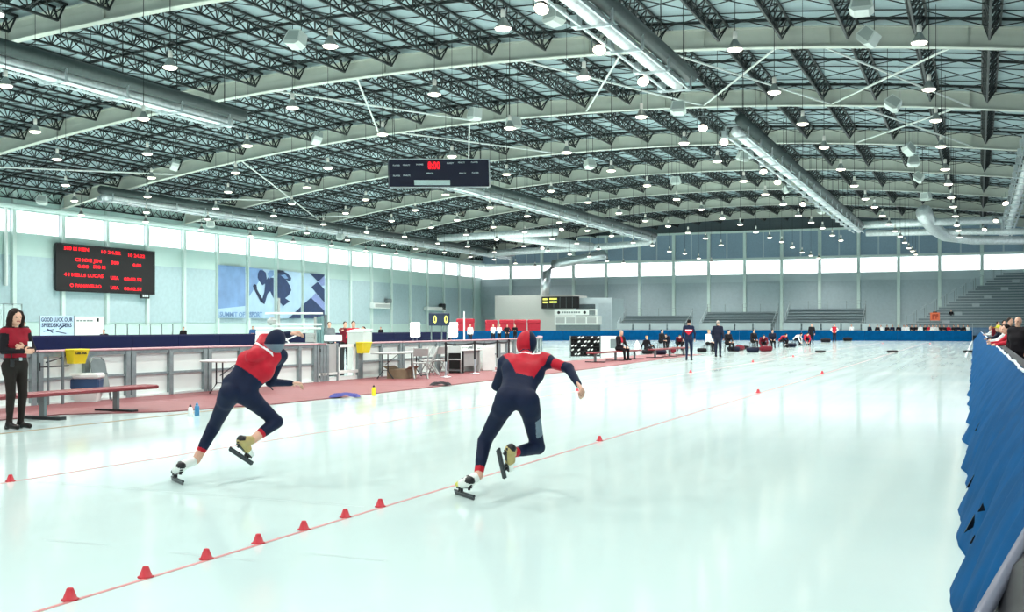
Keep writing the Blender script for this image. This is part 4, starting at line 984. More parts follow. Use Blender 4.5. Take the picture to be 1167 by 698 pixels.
for k, (x, z, a_, b_) in enumerate(((.2, .15, .22, .6), (.55, .2, .14, .55), (.3, .6, .3, .2), (.65, .5, .2, .35))): MB().box(w * x, w * (x + a_), -.01, 0, z0 + (z1 - z0) * z, z0 + (z1 - z0) * min(.95, z + b_)).build('print_mark', mat('rust_print', '#b8482e', .6), ob)
for x in (.03, w - .03): MB().bar((x, .05, 0), (x, .05, z1), .03).build('support_post', 'greymetal', ob)

# ---- lane cones
cm = MB().lathe([(.047, 0), (.047, .006), (.037, .01), (.018, .062), (.014, .066)], n=16).mesh('lane_cone', 'cone', True)
for (u, v) in ((62, 682), (154, 657), (230, 637), (297, 620), (351, 604.5), (401, 590.5), (441, 578.5), (688, 503)):
    p = G(u, v); o = inst('lane_cone', cm, None, (-4.53, p.y, 0)); tag(o, 'small red cone standing alone on the lane line beyond the right racing skater' if u > 600 else 'small red cone in the row leading up to the right racing skater', 'cone', None if u > 600 else 'red cones leading to the right skater')
for (u, v) in ((10, 549), (660, 446)):
    p = G(u, v); o = inst('lane_cone', cm, None, (-8.53, p.y, 0)); tag(o, 'small red cone on the red line left of the left racing skater', 'cone', 'red cones on the inner lane line')
for (u, v) in ((787, 425), (864, 448), (937, 426), (858, 413), (904, 407), (1006, 392), (1060, 392)):
    p = G(u, v); o = inst('lane_cone', cm, None, (p.x, p.y, 0)); o.scale = (1.25, 1.25, 1.25); tag(o, 'tiny red cone far down the empty ice', 'cone', 'red cones far down the ice')
for (u, v) in ((935, 402), (1017, 402), (1104, 402)):
    p = G(u, v); t = MB().bevbox(-.3, .3, -.12, .12, 0, .13, .04).build('lane_block', 'black'); t.location = p
    tag(t, 'low black block lying across the far ice', 'block', 'black blocks on the far ice')
# ================================================================== PEOPLE
def V3(p): return np.array([p[0], p[1], p[2]], dtype=np.float64)
class Body:
    """Smooth-blended rounded limbs turned into ONE continuous skin."""
    def __init__(s): s.p = []
    def cone(s, a, b, ra, rb, tag, k=0.03, flat=None, fs=1.0):
        s.p.append(('c', V3(a), V3(b), ra, rb, tag, k, None if flat is None else V3(flat) / (np.linalg.norm(V3(flat)) + 1e-9), fs)); return s
    def ell(s, c, axes, r, tag, k=0.02):
        A = np.array([V3(x) / np.linalg.norm(V3(x)) for x in axes]); s.p.append(('e', V3(c), A, np.array(r, dtype=float), None, tag, k, None, 1)); return s
    def chain(s, pts, rs, tag, k=0.01, **kw):
        for i in range(len(pts) - 1): s.cone(pts[i], pts[i + 1], rs[i], rs[i + 1], tag, k, **kw)
        return s
    def mesh(s, name, vox, tags, paint=None):
        lo = np.full(3, 1e9); hi = np.full(3, -1e9); boxes = []
        for q in s.p:
            if q[0] == 'c': R = max(q[3], q[4]); l = np.minimum(q[1], q[2]) - R; h = np.maximum(q[1], q[2]) + R
            else: R = q[3].max(); l = q[1] - R; h = q[1] + R
            boxes.append((l, h)); lo = np.minimum(lo, l); hi = np.maximum(hi, h)
        lo -= 3 * vox; hi += 3 * vox
        n = np.ceil((hi - lo) / vox).astype(int) + 1
        g = np.full(n, 0.12, dtype=np.float32); gd = np.full(n, 9.0, dtype=np.float32); gt = np.zeros(n, dtype=np.int8)
        for q, (l, h) in zip(s.p, boxes):
            m = q[6] + 2 * vox
            i0 = np.maximum(0, np.floor((l - m - lo) / vox).astype(int)); i1 = np.minimum(n, np.ceil((h + m - lo) / vox).astype(int) + 1)
            sl = tuple(slice(a, b) for a, b in zip(i0, i1))
            ax = [lo[d] + vox * np.arange(i0[d], i1[d]) for d in range(3)]
            P = np.stack(np.meshgrid(*ax, indexing='ij'), -1)
            if q[0] == 'c':
                ab = q[2] - q[1]; L2 = float(ab @ ab) + 1e-12
                t = np.clip(((P - q[1]) @ ab) / L2, 0, 1)
                w = P - q[1] - t[..., None] * ab
                if q[7] is not None:
                    w = w + (w @ q[7])[..., None] * q[7] * (q[8] - 1)
                d = np.sqrt((w * w).sum(-1)) - (q[3] + (q[4] - q[3]) * t)
            else:
                w = (P - q[1]) @ q[2].T
                k0 = np.sqrt(((w / q[3]) ** 2).sum(-1)); k1 = np.sqrt(((w / q[3] ** 2) ** 2).sum(-1)) + 1e-9
                d = k0 * (k0 - 1) / k1
            d = d.astype(np.float32); c = g[sl]; k = q[6]
            hh = np.maximum(k - np.abs(c - d), 0) / k
            g[sl] = np.minimum(c, d) - hh * hh * k * 0.25
            near = d < gd[sl]
            gt[sl] = np.where(near, tags.index(q[5]), gt[sl]); gd[sl] = np.minimum(gd[sl], d)
        ins = g < 0
        C = [(a, b, c) for a in (0, 1) for b in (0, 1) for c in (0, 1)]
        def cell(arr, o): return arr[o[0]:arr.shape[0] - 1 + o[0], o[1]:arr.shape[1] - 1 + o[1], o[2]:arr.shape[2] - 1 + o[2]]
        cnt = sum(cell(ins, o).astype(np.int8) for o in C)
        act = (cnt > 0) & (cnt < 8)
        idx = np.argwhere(act); vid = np.full(act.shape, -1, dtype=np.int64); vid[act] = np.arange(len(idx))
        vals = {o: g[idx[:, 0] + o[0], idx[:, 1] + o[1], idx[:, 2] + o[2]].astype(np.float64) for o in C}
        acc = np.zeros((len(idx), 3)); ne = np.zeros(len(idx))
        for o in C:
            for d in range(3):
                if o[d]: continue
                o2 = tuple(1 if e == d else o[e] for e in range(3))
                a, b = vals[o], vals[o2]; m = (a < 0) != (b < 0)
                t = np.where(m, a / np.where(m, a - b, 1), 0)
                for e in range(3): acc[:, e] += m * (o[e] + (t if e == d else 0))
                ne += m
        V = lo + vox * (idx + acc / ne[:, None])
        faces = []
        for d in range(3):
            e1, e2 = (d + 1) % 3, (d + 2) % 3
            sa = [slice(None)] * 3; sb_ = [slice(None)] * 3; sa[d] = slice(0, -1); sb_[d] = slice(1, None)
            a = ins[tuple(sa)]; b = ins[tuple(sb_)]
            E = np.argwhere(a != b); E = E[(E[:, e1] > 0) & (E[:, e2] > 0) & (E[:, e1] < act.shape[e1]) & (E[:, e2] < act.shape[e2])]
            s0 = a[E[:, 0], E[:, 1], E[:, 2]]
            def vv(o1, o2):
                Q = E.copy(); Q[:, e1] += o1; Q[:, e2] += o2; return vid[Q[:, 0], Q[:, 1], Q[:, 2]]
            q = np.stack([vv(-1, -1), vv(0, -1), vv(0, 0), vv(-1, 0)], 1)
            q[~s0] = q[~s0][:, ::-1]
            faces.append(q)
        Fq = np.concatenate(faces)
        cen = V[Fq].mean(1)
        ci = np.clip(np.round((cen - lo) / vox).astype(int), 0, n - 1)
        tg = gt[ci[:, 0], ci[:, 1], ci[:, 2]].astype(int)
        if paint is not None: tg = paint(cen, tg, tags)
        me = bpy.data.meshes.new(name)
        me.vertices.add(len(V)); me.vertices.foreach_set('co', V.ravel())
        me.loops.add(Fq.size); me.loops.foreach_set('vertex_index', Fq.ravel())
        me.polygons.add(len(Fq)); me.polygons.foreach_set('loop_start', np.arange(0, Fq.size, 4)); me.polygons.foreach_set('loop_total', np.full(len(Fq), 4))
        me.polygons.foreach_set('material_index', tg); me.polygons.foreach_set('use_smooth', np.ones(len(Fq), dtype=bool))
        me.update(calc_edges=True); me.validate()
        return me
def unit(v): v = V3(v); return v / (np.linalg.norm(v) + 1e-9)

M['skin'] = mat('skin', '#d8a890', 0.55, var=0.05, scale=20)
M['lips'] = mat('lips', '#a85a55', 0.5, var=0)
M['eye'] = mat('eye_dark', '#2a2424', 0.3, var=0)

def hand(B, wr, dirv, normal, S, tag='skin', curl=0.5, side=1, k=0.004):
    """palm, four unequal fingers bent at the knuckles and a thumb from the palm side; normal points out of the palm"""
    d = unit(dirv); nrm = V3(normal); nrm = unit(nrm - d * (nrm @ d)); sd = np.cross(d, nrm) * side
    wr = V3(wr); pal = wr + d * 0.045 * S
    B.cone(wr, wr + d * 0.085 * S, 0.030 * S, 0.040 * S, tag, 0.012, flat=nrm, fs=2.1)
    for i, (o, L) in enumerate(((-0.030, 0.072), (-0.010, 0.080), (0.010, 0.075), (0.028, 0.060))):
        p = wr + d * 0.088 * S + sd * o * S; seg = L * S / 3; a = 0.0
        for q in range(3):
            a += curl * (0.7 if q == 0 else 0.9)
            e = p + (d * math.cos(a) + nrm * math.sin(a)) * seg * (1.25 - .2 * q)
            B.cone(p, e, (0.0095 - .0007 * q) * S, (0.0088 - .0008 * q) * S, tag, k); p = e
    p = wr + d * 0.03 * S - sd * 0.032 * S; e = p + (d * 0.6 - sd * 0.65 + nrm * 0.35) * 0.042 * S; f = e + (d * 0.9 - sd * 0.05 + nrm * 0.45) * 0.032 * S
    B.cone(p, e, 0.0135 * S, 0.011 * S, tag, 0.008); B.cone(e, f, 0.0105 * S, 0.009 * S, tag, k)

def head(B, c, fwd, up, S, skin='skin', hair='hair', style='short', fine=False):
    c = V3(c); f = unit(fwd); u = unit(up); u = unit(u - f * (u @ f)); r = np.cross(f, u)
    B.ell(c + u * .015 * S, (r, f, u), (.074 * S, .095 * S, .105 * S), skin, .02 * S)
    B.ell(c + f * .028 * S - u * .06 * S, (r, f, u), (.052 * S, .06 * S, .062 * S), skin, .03 * S)
    if fine:
        B.cone(c + f * .094 * S + u * .012 * S, c + f * .112 * S - u * .024 * S, .007 * S, .0125 * S, skin, .012 * S)
        B.cone(c + f * .086 * S + u * .03 * S - r * .035 * S, c + f * .086 * S + u * .03 * S + r * .035 * S, .010 * S, .010 * S, skin, .012)
        for s in (-1, 1):
            B.ell(c + f * .084 * S + r * s * .031 * S + u * .008 * S, (r, f, u), (.013 * S, .009 * S, .007 * S), 'eye', .002)
            if style in ('short', 'bald'): B.ell(c + r * s * .076 * S - u * .005 * S - f * .005 * S, (r, f, u), (.010 * S, .018 * S, .03 * S), skin, .006)
        B.cone(c + f * .086 * S - u * .052 * S - r * .02 * S, c + f * .086 * S - u * .052 * S + r * .02 * S, .0075 * S, .0075 * S, 'lips', .003)
    else:
        B.cone(c + f * .09 * S, c + f * .105 * S - u * .02 * S, .012 * S, .015 * S, skin, .01)
    if style == 'short':
        B.ell(c + u * .042 * S - f * .022 * S, (r, f, u), (.082 * S, .096 * S, .092 * S), hair, .004)
    elif style == 'long':
        B.ell(c + u * .045 * S - f * .022 * S, (r, f, u), (.092 * S, .102 * S, .098 * S), hair, .004)
        for s in (-1, 1):
            B.chain([c + r * s * .066 * S + f * .03 * S + u * .075 * S, c + r * s * .094 * S + f * .012 * S, c + r * s * .1 * S - f * .01 * S - u * .11 * S], [.03 * S, .042 * S, .036 * S], hair, .012)
        B.chain([c - f * .06 * S + u * .04 * S, c - f * .085 * S - u * .06 * S, c - f * .075 * S - u * .14 * S], [.08 * S, .085 * S, .07 * S], hair, .012)
    elif style == 'cap':
        B.ell(c + u * .05 * S - f * .012 * S, (r, f, u), (.086 * S, .1 * S, .09 * S), hair, .004)
        B.cone(c + f * .07 * S + u * .05 * S, c + f * .13 * S + u * .045 * S, .05 * S, .04 * S, hair, .004, flat=u, fs=4)
    elif style == 'hood':
        B.ell(c + u * .015 * S - f * .018 * S, (r, f, u), (.092 * S, .108 * S, .12 * S), hair, .01)

def figure(name, J, S, bf, hf, colors, vox, hair_style='short', puff=0.0, hands=True, fine=False, paint=None, hu=(0, 0, 1), hand_n=None, hand_d=None, curl=.5, tags_extra=(), shoes=True, glove='skin', hoodtag='hair', arm_tag='sleeve'):
    """J: joints; colors: tag -> material key"""
    B = Body(); b = unit(bf)
    pel, ch, nk, hd = (V3(J[k]) for k in ('pel', 'chest', 'neck', 'head'))
    sp = unit(nk - pel); sd = unit(np.cross(b, sp)); b2 = unit(np.cross(sp, sd))
    wa = pel * .5 + ch * .5 + b2 * .01
    P = puff
    # torso: breadth from three parallel runs, flattened front to back
    B.cone(pel - sd * .055 * S, wa - sd * .045 * S, (.115 + P) * S, (.095 + P) * S, 'top', .05, flat=b2, fs=1.15); B.cone(pel + sd * .055 * S, wa + sd * .045 * S, (.115 + P) * S, (.095 + P) * S, 'top', .05, flat=b2, fs=1.15)
    B.cone(wa - sd * .045 * S, ch - sd * .075 * S, (.095 + P) * S, (.115 + P) * S, 'top', .05, flat=b2, fs=1.15); B.cone(wa + sd * .045 * S, ch + sd * .075 * S, (.095 + P) * S, (.115 + P) * S, 'top', .05, flat=b2, fs=1.15)
    shl, shr = V3(J['shL']), V3(J['shR'])
    B.cone(shl, shr, .062 * S + P * .6, .062 * S + P * .6, 'top', .05)
    B.cone(ch - sd * .06 * S, shl * .75 + nk * .25, (.10 + P) * S, .07 * S, 'top', .05); B.cone(ch + sd * .06 * S, shr * .75 + nk * .25, (.10 + P) * S, .07 * S, 'top', .05)
    B.cone(ch, nk, .11 * S, .062 * S, 'top', .04)
    B.cone(nk, hd - unit(hu) * .03 * S, .052 * S, .05 * S, 'neck' if 'neck' in colors else 'skin', .02)
    head(B, hd, hf, hu, S, hair=hoodtag, style=hair_style, fine=fine)
    for s in 'LR':
        sh, el, wr = V3(J['sh' + s]), V3(J['el' + s]), V3(J['wr' + s])
        B.cone(sh, el, (.055 + P * .7) * S, (.043 + P * .6) * S, 'upper' + s if 'upper' + s in colors else arm_tag, .03); B.cone(el, wr, (.044 + P * .6) * S, (.030 + P * .5) * S, arm_tag, .02)
        dv = unit(wr - el) if not (hand_d and s in hand_d) else unit(hand_d[s])
        nv = hand_n[s] if hand_n and s in hand_n else (sd * (1 if s == 'L' else -1))
        if hands: hand(B, wr, dv, nv, S, glove, curl, 1 if s == 'L' else -1)
        else: B.cone(wr, wr + dv * .1 * S, .032 * S, .03 * S, glove, .01)
        hp, kn, an = V3(J['hip' + s]), V3(J['kn' + s]), V3(J['an' + s])
        B.cone(hp, kn, (.092 + P * .3) * S, (.060 + P * .25) * S, 'pants', .04)
        mid = kn * .68 + an * .32; back = unit(np.cross(np.cross(kn - hp, an - kn), an - kn)) if np.linalg.norm(np.cross(kn - hp, an - kn)) > .01 else -b
        B.cone(kn, an, (.056 + P * .25) * S, (.040 + P * .25) * S, 'pants', .03)
        B.cone(kn * .85 + an * .15 - b * .012, mid * .7 + an * .3 - b * .018, .046 * S, .036 * S, 'pants', .04)
        B.cone(hp - b * .045 * S, hp - b * .04 * S + (kn - hp) * .2, .085 * S, .075 * S, 'pants', .05)
        if shoes:
            to = V3(J['to' + s]); B.cone(an - (to - an) * .12 + np.array([0, 0, -.035 * S]), to, .045 * S, .036 * S, 'shoe', .02); B.cone(an, an + np.array([0, 0, -.03 * S]), .046 * S, .048 * S, 'shoe', .02)
    tags = list(colors.keys())
    def pt(cen, tg, tags_):
        if paint: tg = paint(cen, tg, tags_)
        return tg
    me = B.mesh(name, vox, tags, pt)
    for tname in tags:
        m = colors[tname]; me.materials.append(M[m] if isinstance(m, str) else m)
    return me, B

def cloth(name, col, rough=.75): 
    M[name] = mat(name, col, rough, spec=.25, var=.10, scale=14, bump=.15, bscale=60); return name
cloth('suit_navy', '#0d1a36', .7); cloth('suit_red', '#b8172b', .55); cloth('suit_white', '#e6e9ea', .5); cloth('suit_grey', '#6f7f8c', .5)
cloth('vest_red', '#8e1226'); cloth('black_knit', '#120e14'); cloth('trousers_dark', '#1f1916'); cloth('hair_dark', '#241713'); cloth('hair_black', '#120d0c'); cloth('hair_grey', '#a49a92'); cloth('hair_blond', '#b0905c')
cloth('navy_cloth', '#14192e'); cloth('white_cloth', '#e2e6e6'); cloth('blue_cloth', '#2d5a8c'); cloth('maroon_cloth', '#6a1524'); cloth('red_cloth', '#b82034'); cloth('yellow_cloth', '#d8d23c'); cloth('grey_cloth', '#71787c'); cloth('boot_leather', '#15110f', .35)
cloth('tan_boot', '#b5a36a', .5); M['steel'] = mat('blade_steel', '#30353a', .3, metal=.6, var=.05); M['boot_white'] = mat('boot_white', '#e4e8e2', .4, var=.05); M['boot_yellow'] = mat('boot_yellow', '#d8d24a', .4, var=.05)

# ---- speed skates: long blade on a tube, two posts, low boot (hinged open at the toe)
def skate(parent, heel, toe, up, open_ang, bootmats, ankle):
    heel, toe = Vector(heel), Vector(toe); f = (toe - heel).normalized(); u = Vector(up); u = (u - f * u.dot(f)).normalized(); r = f.cross(u)
    c = (heel + toe) / 2; o = Vector(parent.location)
    def P(a, b, h): return c + f * a + r * b + u * h - o
    root = MB()
    root.add([P(-.215, -.002, .012), P(-.20, -.002, 0), P(.19, -.002, 0), P(.215, -.002, .016), P(.215, -.002, .032), P(-.215, -.002, .032),
              P(-.215, .002, .012), P(-.20, .002, 0), P(.19, .002, 0), P(.215, .002, .016), P(.215, .002, .032), P(-.215, .002, .032)],
             [(5, 4, 3, 2, 1, 0), (6, 7, 8, 9, 10, 11)] + [(i, (i + 1) % 6, 6 + (i + 1) % 6, 6 + i) for i in range(6)])
    root.bar(P(-.205, 0, .034), P(.205, 0, .034), .011, 8)
    hg = Vector(P(.075, 0, .055)); rot = Matrix.Rotation(-open_ang, 3, r)   # lift the heel about the toe hinge
    def Q(a, b, h): return hg + rot @ (f * (a - .075) + r * b + u * (h - .055))
    bridge = MB().bar(P(.055, 0, .03), Q(.055, 0, .075), .016, 6).bar(P(.10, 0, .03), Q(.10, 0, .075), .014, 6).bar(Q(-.10, 0, .05), Q(-.10, 0, .085), .014, 6).quadbox(Q(-.13, -.016, .066), (rot @ f) * .27, (rot @ r) * .032, (rot @ u) * .012)
    B = Body()
    B.cone(Q(-.105, 0, .115), Q(.02, 0, .108), .044, .043, 'a', .02); B.cone(Q(.02, 0, .108), Q(.125, 0, .10), .043, .031, 'b', .02, flat=rot @ u, fs=1.25)
    an = Vector(ankle) - o
    B.cone(Q(-.085, 0, .13), Q(-.085, 0, .13) + (an - Q(-.085, 0, .13)) * .8, .046, .043, 'a', .02)
    B.cone(Q(-.06, 0, .138), Q(.05, 0, .138), .024, .016, 'c', .01); B.cone(Q(-.115, 0, .13), Q(-.09, 0, .15), .042, .03, 'd', .01)
    B.cone(Q(-.125, 0, .092), Q(.13, 0, .084), .02, .016, 'd', .006, flat=rot @ u, fs=1.6)
    me = B.mesh('skate_boot', .007, ['a', 'b', 'c', 'd'])
    for m in bootmats: me.materials.append(M[m])
    boot = inst('skate_boot', me, parent); root.build('skate_blade', 'steel', boot); bridge.build('blade_bridge', 'black', boot)
    return boot

def skater(label, J, S, bf, hf, hu, paint, extra_cols, feet, hn, hd_):
    loc = Vector((J['pel'][0], J['pel'][1], 0)); 
    t = thing('person', label, 'person', loc)
    JJ = {k: Vector(v) - loc for k, v in J.items()}
    cols = {'top': 'suit_navy', 'sleeve': 'suit_navy', 'pants': 'suit_navy', 'skin': 'skin', 'hood': 'suit_red', 'red': 'suit_red', 'white': 'suit_white', 'grey': 'suit_grey', 'eye': 'eye', 'lips': 'lips', 'neck': 'suit_red'}
    cols.update(extra_cols)
    def pp(cen, tg, tags): return paint(cen + np.array([loc.x, loc.y, 0]), tg, tags)
    me, B = figure('body', JJ, S, bf, hf, cols, .0085, 'hood', 0.0, True, True, pp, hu, hn, hd_, .55, shoes=False, hoodtag='hood')
    inst('body', me, t)
    for (h, tt, up, oa, bm, an) in feet: skate(t, h, tt, up, oa, bm, an)
    return t
def pix(cen):
    x, y, z = cen[:, 0], cen[:, 1], cen[:, 2]; d = y * CC - x * SS; r = x * CC + y * SS
    return d, r
# ---- right racing skater
dd = 9.5
J = dict(pel=D(588, 453, 9.47), chest=D(596, 424, 9.70), neck=D(599, 406, 9.84), head=D(600, 394, 9.95),
         shL=D(575.5, 414, 9.80), shR=D(624, 412, 9.78), elL=D(566, 440, 9.93), wrL=D(584, 452, 10.13), elR=D(648, 420, 9.62), wrR=D(659, 438, 9.44),
         hipL=D(577, 458, 9.47), hipR=D(602, 459, 9.47), knL=D(552.5, 503, 9.70), anL=D(545, 543, 9.50), knR=D(613, 510, 9.66), anR=D(582, 517, 9.33))
fwdR = (J['chest'] - J['pel']); bfR = Vector((D(588, 470, 9.9) - D(588, 470, 9.0))); upR = Vector((0, 0, 1))
AX = (J['neck'] - J['pel']).normalized(); SDR = (J['shR'] - J['shL']).normalized()
def paintR(cen, tg, tags):
    t = tg.copy(); rel = cen - V3(J['neck']); a = rel @ V3(AX); l = rel @ V3(SDR)
    top = (tg == tags.index('top')) | (tg == tags.index('sleeve'))
    up_ = np.abs(l) < .30
    lim = -.315 + np.where(np.abs(l) > .075, (np.abs(l) - .075) * 2.0, (np.abs(l) ** 2) * 2)
    back = (cen - V3(J['chest'])) @ V3(unit(bfR)) < .10
    t[top & up_ & (a > lim) & back] = tags.index('red')
    t[top & (a > -.035) & (a < -.012) & (np.abs(l) < .14)] = tags.index('white')
    for an, kn in (('anL', 'knL'), ('anR', 'knR')):
        s = (cen - V3(J[kn])) @ V3((J[an] - J[kn]).normalized()); L = (J[an] - J[kn]).length
        near = np.linalg.norm(cen - V3(J[an]), axis=1) < .16
        t[(tg == tags.index('pants')) & near & (s > L - .085) & (s < L - .03)] = tags.index('red')
        t[(tg == tags.index('pants')) & near & (s >= L - .03)] = tags.index('skin')
    s = (cen - V3(J['hipR'])) @ V3((J['knR'] - J['hipR']).normalized()); lat = (cen - V3(J['hipR'])) @ V3(SDR)
    t[(tg == tags.index('pants')) & (lat > .055) & (s > .16) & (s < .33)] = tags.index('grey')
    h = tg == tags.index('hood'); lat = (cen - V3(J['head'])) @ V3(SDR); t[h & (lat > .035)] = tags.index('top')
    ss_ = tg == tags.index('sleeve'); e = np.linalg.norm(cen - V3(J['shR']), axis=1); t[ss_ & (e < .2) & (e > .10)] = tags.index('red')
    return t
feet = [(G(540, 570.6), G(518.5, 563.3), (0.05, 0, 1), math.radians(7), ('boot_white', 'boot_yellow', 'black', 'black'), J['anL']),
        (D(565, 513, 9.08), D(573, 548, 9.40), D(592, 519, 9.36) - D(569, 529, 9.24), math.radians(4), ('tan_boot', 'boot_white', 'tan_boot', 'black'), J['anR'])]
skater('speed skater in navy suit with broad red back and red hood, seen from behind', J, 1.0, tuple(bfR + Vector((0, 0, -.2))), tuple(bfR + Vector((.1, 0, -.25))), (0, .5, 1), paintR, {}, feet,
       {'R': (-1, 0, -.3)}, None)
# ---- left racing skater
JL = dict(pel=D(272, 443, 10.42), chest=D(291, 418, 10.5), neck=D(306, 400, 10.58), head=D(314, 391, 10.62),
          shL=D(288, 407, 10.38), shR=D(320, 406, 10.72), elL=D(300, 386, 10.72), wrL=D(329, 381, 10.86), elR=D(308, 436, 10.72), wrR=D(331, 437, 10.86),
          hipL=D(262, 449, 10.36), hipR=D(283, 452, 10.46), knL=D(243.5, 487, 10.62), anL=D(223.5, 525, 10.50), knR=D(315, 481, 10.62), anR=D(287.5, 502, 10.40))
AXL = (JL['neck'] - JL['pel']).normalized(); SDL = (JL['shR'] - JL['shL']).normalized()
def paintL(cen, tg, tags):
    t = tg.copy(); rel = cen - V3(JL['neck']); a = rel @ V3(AXL); l = rel @ V3(SDL)
    top = (tg == tags.index('top')) | (tg == tags.index('sleeve'))
    vw = unit(D(290, 415, 10) - D(290, 415, 9)); dep = (cen - V3(JL['chest'])) @ vw
    m = top & (a > -.30 + np.maximum(0, l + .12) * 1.5) & (l < .08) & (dep < .12) & (np.linalg.norm(cen - V3(JL['wrL']), axis=1) > .2)
    t[m] = tags.index('red')
    t[top & (a > -.03) & (a < -.005) & (l < -.02)] = tags.index('white')
    e = np.linalg.norm(cen - V3(JL['elL']), axis=1); t[(tg == tags.index('sleeve')) & (e < .13)] = tags.index('red')
    for an, kn in (('anL', 'knL'), ('anR', 'knR')):
        s = (cen - V3(JL[kn])) @ V3((JL[an] - JL[kn]).normalized()); L = (JL[an] - JL[kn]).length; near = np.linalg.norm(cen - V3(JL[an]), axis=1) < .16
        t[(tg == tags.index('pants')) & near & (s > L - .125) & (s < L - .09)] = tags.index('red')
        t[(tg == tags.index('pants')) & near & (s >= L - .09)] = tags.index('skin')
    s = (cen - V3(JL['hipR'])) @ V3((JL['knR'] - JL['hipR']).normalized())
    h = tg == tags.index('hood'); z = (cen - V3(JL['head']))[:, 2]; t[h & (z < -.01)] = tags.index('grey')
    return t
bfl = D(290, 440, 10.5) - D(275, 440, 9.6)
feet = [(G(208.5, 553.5), G(195.7, 547.6), (0.1, 0, 1), math.radians(12), ('boot_white', 'black', 'tan_boot', 'black'), JL['anL']),
        (D(261, 514.5, 10.10), D(286, 531, 10.44), D(287, 505, 10.40) - D(273, 523, 10.27), math.radians(8), ('tan_boot', 'boot_white', 'tan_boot', 'black'), JL['anR'])]
skater('speed skater in navy and red suit leaning hard to one side, one arm flung up', JL, 1.0, tuple(bfl + Vector((0, 0, -.1))), tuple(bfl + Vector((.25, 0, -.1))), (0.3, .3, 1), paintL, {'hood': 'suit_navy'}, feet, {'L': (0, 0, -1), 'R': (0, 0, -1)}, None)

# ---- generic poses for a 1.78 m adult facing +y
def pose(kind, jig=0.0):
    r = random.Random(jig * 1000 + len(kind)); j = lambda a: r.uniform(-a, a)
    J = dict(anL=(-.10, 0, .09), anR=(.10, .03, .09), toL=(-.12, .18, .04), toR=(.12, .21, .04), knL=(-.10, .03, .50), knR=(.10, .05, .50), hipL=(-.09, 0, .92), hipR=(.09, 0, .92),
             pel=(0, 0, .97), chest=(0, .01, 1.26), neck=(0, 0, 1.49), head=(0, .035, 1.645), shL=(-.185, 0, 1.43), shR=(.185, 0, 1.43), elL=(-.25, -.03, 1.15), elR=(.25, -.03, 1.15), wrL=(-.24, .09, .93), wrR=(.24, .09, .93))
    if kind == 'crossed': J.update(elL=(-.235, .07, 1.17), elR=(.235, .07, 1.16), wrL=(-.03, .185, 1.20), wrR=(.04, .235, 1.15))
    if kind == 'hips': J.update(elL=(-.36, -.04, 1.2), elR=(.36, -.04, 1.2), wrL=(-.19, .06, 1.02), wrR=(.19, .06, 1.02))
    if kind == 'front': J.update(elL=(-.24, .06, 1.17), elR=(.24, .06, 1.17), wrL=(-.1, .28, 1.18), wrR=(.1, .28, 1.18))
    if kind in ('sit', 'lace'):
        J.update(pel=(0, 0, .54), hipL=(-.09, .02, .53), hipR=(.09, .02, .53), knL=(-.13, .43, .50), knR=(.12, .43, .50), anL=(-.13, .42, .09), anR=(.12, .46, .09), toL=(-.14, .60, .04), toR=(.13, .64, .04),
                 chest=(0, .05, .84), neck=(0, .09, 1.06), head=(0, .14, 1.215), shL=(-.185, .08, 1.0), shR=(.185, .08, 1.0), elL=(-.25, .14, .73), elR=(.25, .14, .73), wrL=(-.13, .36, .61), wrR=(.13, .36, .61))
    if kind == 'lace': J.update(chest=(0, .24, .74), neck=(0, .42, .84), head=(0, .54, .90), shL=(-.185, .38, .80), shR=(.185, .38, .80), elL=(-.25, .48, .52), elR=(.25, .48, .52), wrL=(-.1, .55, .26), wrR=(.1, .55, .28))
    if kind == 'ground':
        J.update(pel=(0, 0, .14), hipL=(-.1, .02, .13), hipR=(.1, .02, .13), knL=(-.17, .42, .34), knR=(.17, .43, .22), anL=(-.14, .66, .09), anR=(.13, .80, .09), toL=(-.15, .80, .14), toR=(.15, .9, .18),
                 chest=(0, -.03, .45), neck=(0, 0, .68), head=(0, .05, .83), shL=(-.185, -.01, .62), shR=(.185, -.01, .62), elL=(-.26, .08, .38), elR=(.3, -.1, .36), wrL=(-.15, .32, .34), wrR=(.34, -.16, .10))
    if kind == 'lean': J.update(pel=(0, -.1, .95), hipL=(-.09, -.08, .91), hipR=(.09, -.08, .91), chest=(0, .13, 1.17), neck=(0, .30, 1.32), head=(0, .40, 1.44), shL=(-.185, .26, 1.27), shR=(.185, .26, 1.27), elL=(-.24, .46, 1.10), elR=(.24, .46, 1.10), wrL=(-.14, .68, 1.06), wrR=(.14, .70, 1.08))
    if kind == 'point': J.update(wrR=(.3, .62, 1.42), elR=(.27, .34, 1.38), elL=(-.26, .02, 1.16), wrL=(-.12, .22, 1.12))
    return {k: Vector(v) + Vector((j(.012), j(.02), 0)) for k, v in J.items()}
def person(label, pos, face, kind, H=1.78, cols=None, vox=.02, hair='short', puff=.012, fine=False, hands=None, group=None, z0=0.0, look=0.0, paint=None, jig=0.0, curl=.5, hn=None):
    """face: unit xy direction the person faces"""
    S = H / 1.78; J = {k: v * S for k, v in pose(kind, jig).items()}
    ang = math.atan2(-face[0], face[1])
    t = thing('person', label, 'person', (pos[0], pos[1], z0), ang, group)
    c = {'top': 'navy_cloth', 'sleeve': 'navy_cloth', 'pants': 'trousers_dark', 'skin': 'skin', 'hair': 'hair_dark', 'shoe': 'boot_leather', 'eye': 'eye', 'lips': 'lips', 'accent': 'red_cloth', 'white': 'white_cloth'}
    c.update(cols or {})
    hf = (math.sin(-look) * -1, math.cos(look), -.6 if kind == 'lace' else -.05)
    me, B = figure('body', J, S, (0, 1, 0), hf, c, vox, hair, puff, (vox < .012) if hands is None else hands, fine, paint, curl=curl, hand_n=hn)
    inst('body', me, t)
    return t, J
